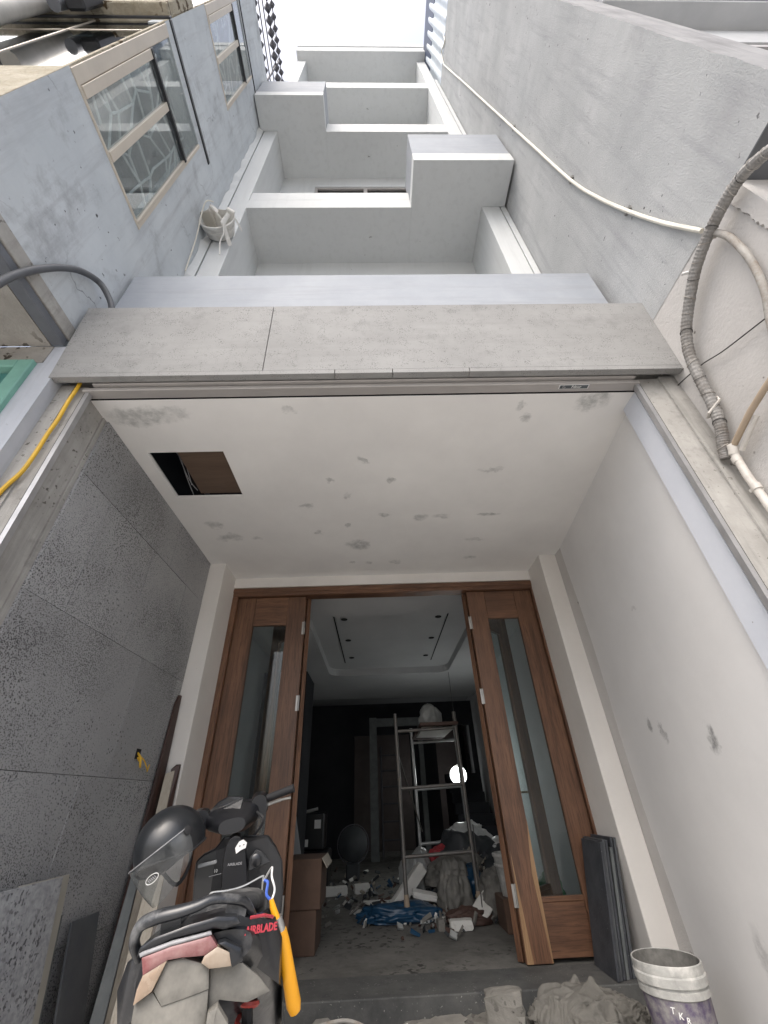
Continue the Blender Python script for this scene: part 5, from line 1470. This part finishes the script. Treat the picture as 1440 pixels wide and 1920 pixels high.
# ------------------------------------------------------------------ inside the room
LB = Vector((1.33, 8.0, 1.44))
lm = thing('work_lamp', 'bare lit bulb hanging from a wire behind the scaffold', 'lamp', tuple(LB))
MB().lathe([(0.001, -0.11), (0.045, -0.10), (0.07, -0.06), (0.072, -0.02), (0.055, 0.02), (0.03, 0.05)], 20, Matrix.Translation(LB)).build('bulb', 'bulb', lm, smooth=True)
MB().lathe([(0.03, 0.05), (0.03, 0.10), (0.01, 0.11)], 14, Matrix.Translation(LB)).build('socket', 'white_plastic', lm, smooth=True)
MB().lathe([(0.02, 0.0), (0.09, 0.02), (0.13, 0.06), (0.137, 0.063), (0.09, 0.03), (0.02, 0.012)], 28, Matrix.Translation(LB + Vector((0, 0.13, -0.05))) @ Matrix.Rotation(R(90), 4, 'X')).build('glow_dish', 'paint_white', lm, smooth=True)  # added white dish, imitates the soft glare around the bulb
MB().tube(spline([LB + Vector((0, 0, 0.11)), LB + Vector((0.05, 0.02, 0.6)), LB + Vector((0.03, 0, 1.1)), (1.36, 8.0, IC)], 5), 0.004, 6).build('wire', 'cable_dark', lm)
pl = bpy.data.lights.new('work_lamp_light', 'POINT'); pl.energy = 5.0; pl.color = (0.97, 1.0, 0.98); pl.shadow_soft_size = 0.06
plo = bpy.data.objects.new('lamp_light', pl); COL.objects.link(plo); plo.location = (0, -0.42, -0.06); plo.parent = lm
lm2 = thing('work_lamp', 'second small lit bulb low behind the scaffold in the back room', 'lamp', (1.10, 11.2, 1.42))
MB().lathe([(0.001, -0.05), (0.045, -0.03), (0.05, 0.0), (0.03, 0.05)], 14, Matrix.Translation((1.10, 11.2, 1.42))).build('bulb', 'bulb', lm2, smooth=True)
MB().tube([(1.10, 11.2, 1.47), (1.10, 11.2, IC)], 0.004, 6).build('wire', 'cable_dark', lm2)
pl = bpy.data.lights.new('small_lamp_light', 'POINT'); pl.energy = 0.8; pl.color = (0.95, 0.95, 1.0); pl.shadow_soft_size = 0.05
plo = bpy.data.objects.new('lamp_light', pl); COL.objects.link(plo); plo.location = (0, -0.08, 0); plo.parent = lm2

# scaffold: two steel end frames, foot plates, a plank on top
sc2 = thing('scaffold', 'steel tube scaffold frame standing in the rubbish beyond the door', 'scaffold', (0.6, 5.9, ZF))
for y, mat, xs in ((5.43, 'scaffold_steel', (0.245, 0.955)), (6.75, 'scaffold_pale', (0.52, 1.16))):
    for x in xs:
        MB().tube([(x, y, ZF), (x - 0.03, y, 1.95)], 0.021, 10).build('leg', mat, sc2, smooth=True)
        MB().tube([(x, y, ZF), (x, y, ZF + 0.12), (x - 0.002, y, ZF + 0.2)], [0.036, 0.028, 0.023], 10).build('foot', 'tube_tan', sc2, smooth=True)
    for z in (0.62, 1.20, 1.76):
        MB().tube([(xs[0] - 0.01, y, z), (xs[1] - 0.01, y, z + 0.02)], 0.017, 10).build('rung', mat, sc2, smooth=True)
MB().tube([(0.235, 5.43, 1.5), (0.55, 6.75, 0.75)], 0.010, 8).build('brace', 'scaffold_steel', sc2)
MB().tube([(0.945, 5.43, 1.5), (1.15, 6.75, 0.75)], 0.010, 8).build('brace', 'scaffold_steel', sc2)
box('platform', (0.50, 5.35, 1.80), (0.95, 6.80, 1.835), 'brown_scrap', sc2, 0.003)
o = box('notched_board', (0.52, 5.45, 1.765), (0.90, 6.2, 1.797), 'foam_white', None, 0.004)
tag(o, 'white foam board held flat under the scaffold plank', 'board')
o = crumple('plastic_sack', (0.66, 5.75, 1.836), (0.12, 0.12, 0.17), 8.8, 'bag_clear', amp=0.4, freq=1.6, sub=4, fold=0.3)
tag(o, 'crumpled plastic sack standing on the scaffold plank', 'bag')

# rubbish heap
items = [
    ('plastic_sheet', (0.17, 5.48, ZF), (0.34, 0.16, 0.085), 1.1, 'bag_blue', 'crumpled dark blue plastic sheet round the scaffold foot', 'plastic sheet', .35, .3),
    ('blue_bag', (0.88, 5.75, ZF + 0.1), (0.20, 0.18, 0.16), 2.4, 'bag_blue', 'small dark blue bag pressed inside the rubbish heap', 'bag', .35, .3),
    ('cement_sack', (0.86, 5.95, ZF + 0.18), (0.30, 0.22, 0.17), 3.7, 'bag_grey', 'grey dusty cement sack on the middle of the rubbish heap', 'bag', .3, .35),
    ('work_trousers', (0.74, 5.55, ZF), (0.14, 0.14, 0.26), 4.4, 'bag_grey', 'dirty work clothes hanging over the front of the rubbish heap', 'clothes', .35, .45),
    ('red_bag', (0.74, 6.15, ZF + 0.34), (0.15, 0.12, 0.11), 5.2, 'bag_red', 'red plastic bag on top of the rubbish heap', 'bag', .3, .25),
    ('white_bag', (1.05, 6.30, ZF + 0.44), (0.26, 0.18, 0.16), 6.1, 'bag_white', 'white plastic bag crowning the rubbish heap', 'bag', .35, .3),
    ('white_bag', (1.42, 6.15, ZF + 0.36), (0.24, 0.16, 0.12), 6.9, 'bag_white', 'flattened white plastic bag over the dark bag by the door leaf', 'bag', .35, .3),
    ('dark_bag', (1.38, 6.0, ZF), (0.30, 0.30, 0.30), 7.3, 'bag_dark', 'black rubbish bag under the flattened white bag', 'bag', .3, .35),
    ('dark_bag', (0.95, 6.2, ZF), (0.42, 0.32, 0.36), 7.9, 'bag_dark', 'big black rubbish bag at the core of the heap', 'bag', .3, .35),
    ('green_sack', (0.42, 6.2, ZF), (0.19, 0.18, 0.27), 8.5, 'bag_clear', 'pale translucent sack behind the leaning foam block', 'bag', .3, .3),
    ('grey_rag', (1.12, 5.42, ZF), (0.15, 0.14, 0.22), 9.1, 'bag_grey', 'grey rag drooping beside the right scaffold foot', 'cloth', .35, .45),
    ('green_bag', (1.58, 5.15, ZF), (0.11, 0.13, 0.22), 9.8, 'bag_green', 'green plastic bag seen through the right door glass', 'bag', .3, .3),
    ('brown_rag', (0.80, 5.25, ZF), (0.17, 0.10, 0.07), 10.3, 'brown_scrap', 'brown rag lying in front of the rubbish heap', 'cloth', .35, .4)]
for nm, c, sz, sd, mt, lb, ct, am, fo in items:
    tag(crumple(nm, c, sz, sd, mt, amp=am, freq=1.9, sub=5, fold=fo), lb, ct)
for nm, c, sz, sd, mt, rz, rx, ry, lb, ct in (
        ('foam_block', (0.28, 5.80, ZF + 0.20), (0.48, 0.12, 0.11), 31, 'foam_white', 0.2, 0.0, -0.75, 'long white foam block leaning across the scaffold leg', 'foam block'),
        ('foam_corner', (0.44, 5.62, ZF + 0.16), (0.26, 0.10, 0.05), 33, 'foam_white', 0.1, 0.2, 0.2, 'pale foam corner piece on the blue plastic sheet', 'foam block'),
        ('brick_piece', (0.70, 5.05, ZF + 0.04), (0.20, 0.10, 0.07), 35, 'foam_white', -0.05, 0, 0, 'pale brick shaped piece on the floor before the heap', 'brick'),
        ('small_block', (0.52, 5.08, ZF + 0.04), (0.06, 0.07, 0.08), 36, 'rubble', 0.2, 0, 0, 'small grey cube on the floor beside the pale brick piece', 'rubble'),
        ('plaster_sheet', (1.00, 5.30, ZF + 0.14), (0.30, 0.16, 0.012), 37, 'foam_white', 0.6, 0.5, -0.5, 'thin plaster sheet tilted in the rubbish heap', 'panel'),
        ('foam_strip', (-0.60, 6.95, ZF + 0.045), (0.34, 0.12, 0.09), 38, 'foam_white', 0.12, 0, 0, 'long pale foam strip on the floor before the black machine', 'foam block'),
        ('foam_strip', (-0.25, 7.05, ZF + 0.045), (0.20, 0.12, 0.09), 39, 'foam_white', 0.2, 0, 0, 'short pale foam strip on the floor beside the wall fan', 'foam block'),
        ('paper_sheet', (0.02, 6.35, ZF + 0.012), (0.42, 0.26, 0.012), 41, 'foam_white', 0.3, 0.0, 0.04, 'flat pale sheet lying on the dusty floor behind the scaffold', 'panel'),
        ('tile_scrap', (-0.15, 5.95, ZF + 0.015), (0.34, 0.10, 0.014), 42, 'foam_white', 0.35, 0.1, 0.0, 'narrow broken white strip on the dusty floor', 'panel')):
    tag(chunk(nm, c, sz, sd, mt, rz, rx, ry, 0.06), lb, ct)
# stick and bucket in the heap
o = tag(MB().tube([(0.93, 5.20, ZF), (1.02, 5.62, 0.85)], 0.006, 6).build('steel_rod', 'scaffold_steel'), 'thin steel rod sticking out of the rubbish heap', 'rod')
b2 = thing('plastic_pail', 'grey plastic pail standing on a brown box behind the right door leaf', 'bucket', (1.22, 5.0, 0.36), worldspace=False)
MB().lathe([(0.12, 0.0), (0.155, 0.27), (0.165, 0.275), (0.165, 0.295), (0.155, 0.30), (0.148, 0.27), (0.11, 0.015)], 26, caps=(True, True)).build('shell', 'bucket_grey', b2, smooth=True)
MB().lathe([(0.150, 0.20), (0.160, 0.205), (0.160, 0.22), (0.152, 0.225)], 26, caps=(False, False)).build('rib', 'bucket_grey', b2, smooth=True)
o = tag(MB().box((1.06, 4.85, ZF), (1.42, 5.18, 0.36)).build('brown_carton', 'cardboard', None, bev=0.006), 'brown carton under the grey plastic pail', 'box')
# carton by the left leaf
cbx = thing('tall_carton', 'tall brown cardboard carton standing behind the left door leaf', 'box', (-0.66, 4.75, ZF))
MB().box((-0.80, 4.55, ZF), (-0.53, 4.95, 0.40)).build('lower_box', 'cardboard', cbx, bev=0.004)
MB().box((-0.81, 4.54, 0.403), (-0.50, 4.98, 0.72)).build('upper_box', 'cardboard', cbx, bev=0.004)
MB().prism([(-0.50, 4.54, 0.72), (-0.50, 4.98, 0.72), (-0.455, 4.98, 0.655), (-0.455, 4.54, 0.655)], (0.004, 0, 0.003)).build('flap', 'plank_pale', cbx)
# black machine, fan, planks, ladder at the back
mc = thing('black_machine', 'black stacked machine with white stickers by the left wall', 'machine', (-0.95, 7.6, ZF))
MB().box((-1.25, 7.35, ZF), (-0.72, 7.85, 0.55)).build('base', 'scoot_deep', mc, bev=0.02)
MB().box((-1.18, 7.40, 0.553), (-0.80, 7.80, 0.98)).build('top', 'scoot_deep', mc, bev=0.02)
for lo, hi in (((-0.94, 7.385, 0.80), (-0.85, 7.398, 0.90)), ((-1.12, 7.385, 0.60), (-1.02, 7.398, 0.68)), ((-1.08, 7.335, 0.42), (-0.98, 7.348, 0.45))):
    MB().box(lo, hi).build('sticker', 'paint_white', mc)
MB().tube([(-1.12, 7.38, 0.99), (-0.90, 7.40, 1.03)], 0.02, 8).build('handle', 'scaffold_pale', mc)
fn = thing('wall_fan', 'round dark fan lying on the floor near the black machine', 'fan', (-0.42, 8.1, ZF))
Mf = Matrix.Translation((-0.42, 8.1, 0.56)) @ Matrix.Rotation(R(80), 4, 'X')
for r_ in (0.24, 0.16, 0.08):
    MB().tube([Mf @ Vector((r_ * math.cos(a * math.pi / 14), r_ * math.sin(a * math.pi / 14), 0)) for a in range(29)], 0.008, 6).build('cage_ring', 'iron_dark', fn)
for k in range(12):
    a = k * math.pi / 6
    MB().tube([Mf @ Vector((0.03 * math.cos(a), 0.03 * math.sin(a), 0)), Mf @ Vector((0.24 * math.cos(a), 0.24 * math.sin(a), 0))], 0.003, 4).build('cage_wire', 'iron_dark', fn)
MB().lathe([(0.20, -0.02), (0.22, 0.04), (0.08, 0.12)], 20, Mf).build('housing', 'bag_dark', fn, smooth=True)
MB().box((-0.52, 8.0, ZF), (-0.32, 8.22, 0.34)).build('stand', 'bag_dark', fn, bev=0.02)
for k, (x0, y0, x1, y1, h, mt, lb) in enumerate(((-1.25, 6.2, -1.45, 6.35, 1.7, 'wood_dark', 'dark plank leaning on the left inner wall nearest the door'), (-1.10, 6.3, -1.35, 6.4, 1.45, 'tile_dark', 'grey board leaning between planks on the left inner wall'),
                                                (-0.98, 6.35, -1.30, 6.45, 1.25, 'interior_grey', 'short pale board leaning on the left inner wall'))):
    o = MB().prism([(x0, y0, ZF), (x0 + 0.14, y0, ZF), (x1 + 0.14, y1, ZF + h), (x1, y1, ZF + h)], (0, 0.02, 0)).build('leaning_board', mt, None, bev=0.003)
    tag(o, lb, 'plank')
ld = thing('step_ladder', 'dark ladder leaning inside the back doorway', 'ladder', (0.25, 10.6, ZF))
for x in (0.06, 0.42):
    MB().tube([(x, 10.5, ZF), (x, 10.85, 2.1)], 0.022, 8).build('rail', 'iron_dark', ld)
for k in range(6):
    z = ZF + 0.28 + k * 0.30; y = 10.5 + 0.35 * (z - ZF) / 1.96
    MB().tube([(0.06, y, z), (0.42, y, z)], 0.016, 8).build('rung', 'iron_dark', ld)
# stair in the right back corner
stt = thing('concrete_stair', 'bare concrete stair rising along the right inner wall', 'stair', (1.8, 8.8, ZF))
for k in range(8):
    box('step', (1.45, 8.6 + 0.26 * k, ZF), (2.12, 8.6 + 0.26 * (k + 1) - 0.002, ZF + 0.17 * (k + 1)), 'interior_dark', stt, 0.004)  # steps coloured near-black in place of real dimness

# loose scraps spread through the room
rng = random.Random(77)
LM = ['foam_white', 'bag_white', 'brown_scrap', 'bag_green', 'bag_clear', 'rubble', 'bag_dark', 'plank_pale', 'bag_blue']
me = bpy.data.meshes.new('scrap_litter')
V = []; F = []; MI = []
for k in range(1100):
    if k < 840:
        x, y = rng.gauss(0.95, 0.36), rng.gauss(5.62, 0.36)
    elif k < 960:
        x, y = rng.gauss(-0.35, 0.5), rng.gauss(7.0, 0.7)
    else:
        x, y = rng.uniform(-1.2, 1.6), rng.uniform(4.8, 9.0)
    if not (-1.6 < x < 1.85 and 4.75 < y < 10.5) or (x < -0.45 and y < 5.2): continue
    hp = max(0.0, 0.5 * math.exp(-((x - 1.0) / 0.42) ** 2 - ((y - 6.05) / 0.38) ** 2))
    sz = rng.uniform(0.010, 0.036)
    if abs(x - 0.98) + abs(y - 4.9) < 0.35: continue
    zt = ZF + hp + sz * 0.3
    b = len(V)
    ax = Vector((rng.uniform(-1, 1), rng.uniform(-1, 1), rng.uniform(-0.5, 0.5))).normalized(); ay = ax.orthogonal().normalized(); an = ax.cross(ay)
    L_, W_, T_ = sz * rng.uniform(0.8, 2.2), sz * rng.uniform(0.4, 1.0), sz * rng.uniform(0.08, 0.35)
    pts = []
    for sx_, sy_, sz_ in ((-1, -1, -1), (1, -1, -1), (1, 1, -1), (-1, 1, -1), (-1, -1, 1), (1, -1, 1), (1, 1, 1), (-1, 1, 1)):
        q = Vector((x, y, zt)) + ax * L_ * sx_ * rng.uniform(0.6, 1) + ay * W_ * sy_ * rng.uniform(0.5, 1) + an * T_ * sz_
        pts.append(q)
    lowest = min(p.z for p in pts)
    dz = max(0.0, ZF + hp * 0.6 + 0.002 - lowest) - max(0.0, lowest - ZF - hp - 0.002)
    V += [tuple(p + Vector((0, 0, dz))) for p in pts]
    F += [tuple(i + b for i in f) for f in ((3, 2, 1, 0), (4, 5, 6, 7), (0, 1, 5, 4), (1, 2, 6, 5), (2, 3, 7, 6), (3, 0, 4, 7))]
    MI += [rng.choice((0, 2, 2, 2, 4, 5, 5, 5, 6, 6, 6, 7, 8))] * 6
me.from_pydata(V, [], F)
for m_ in LM: me.materials.append(MATS[m_])
me.polygons.foreach_set('material_index', MI)
o = bpy.data.objects.new('scrap_litter', me); COL.objects.link(o)
stuff(tag(o, 'small scraps of foam, plastic and mortar littering the room floor', 'litter'))
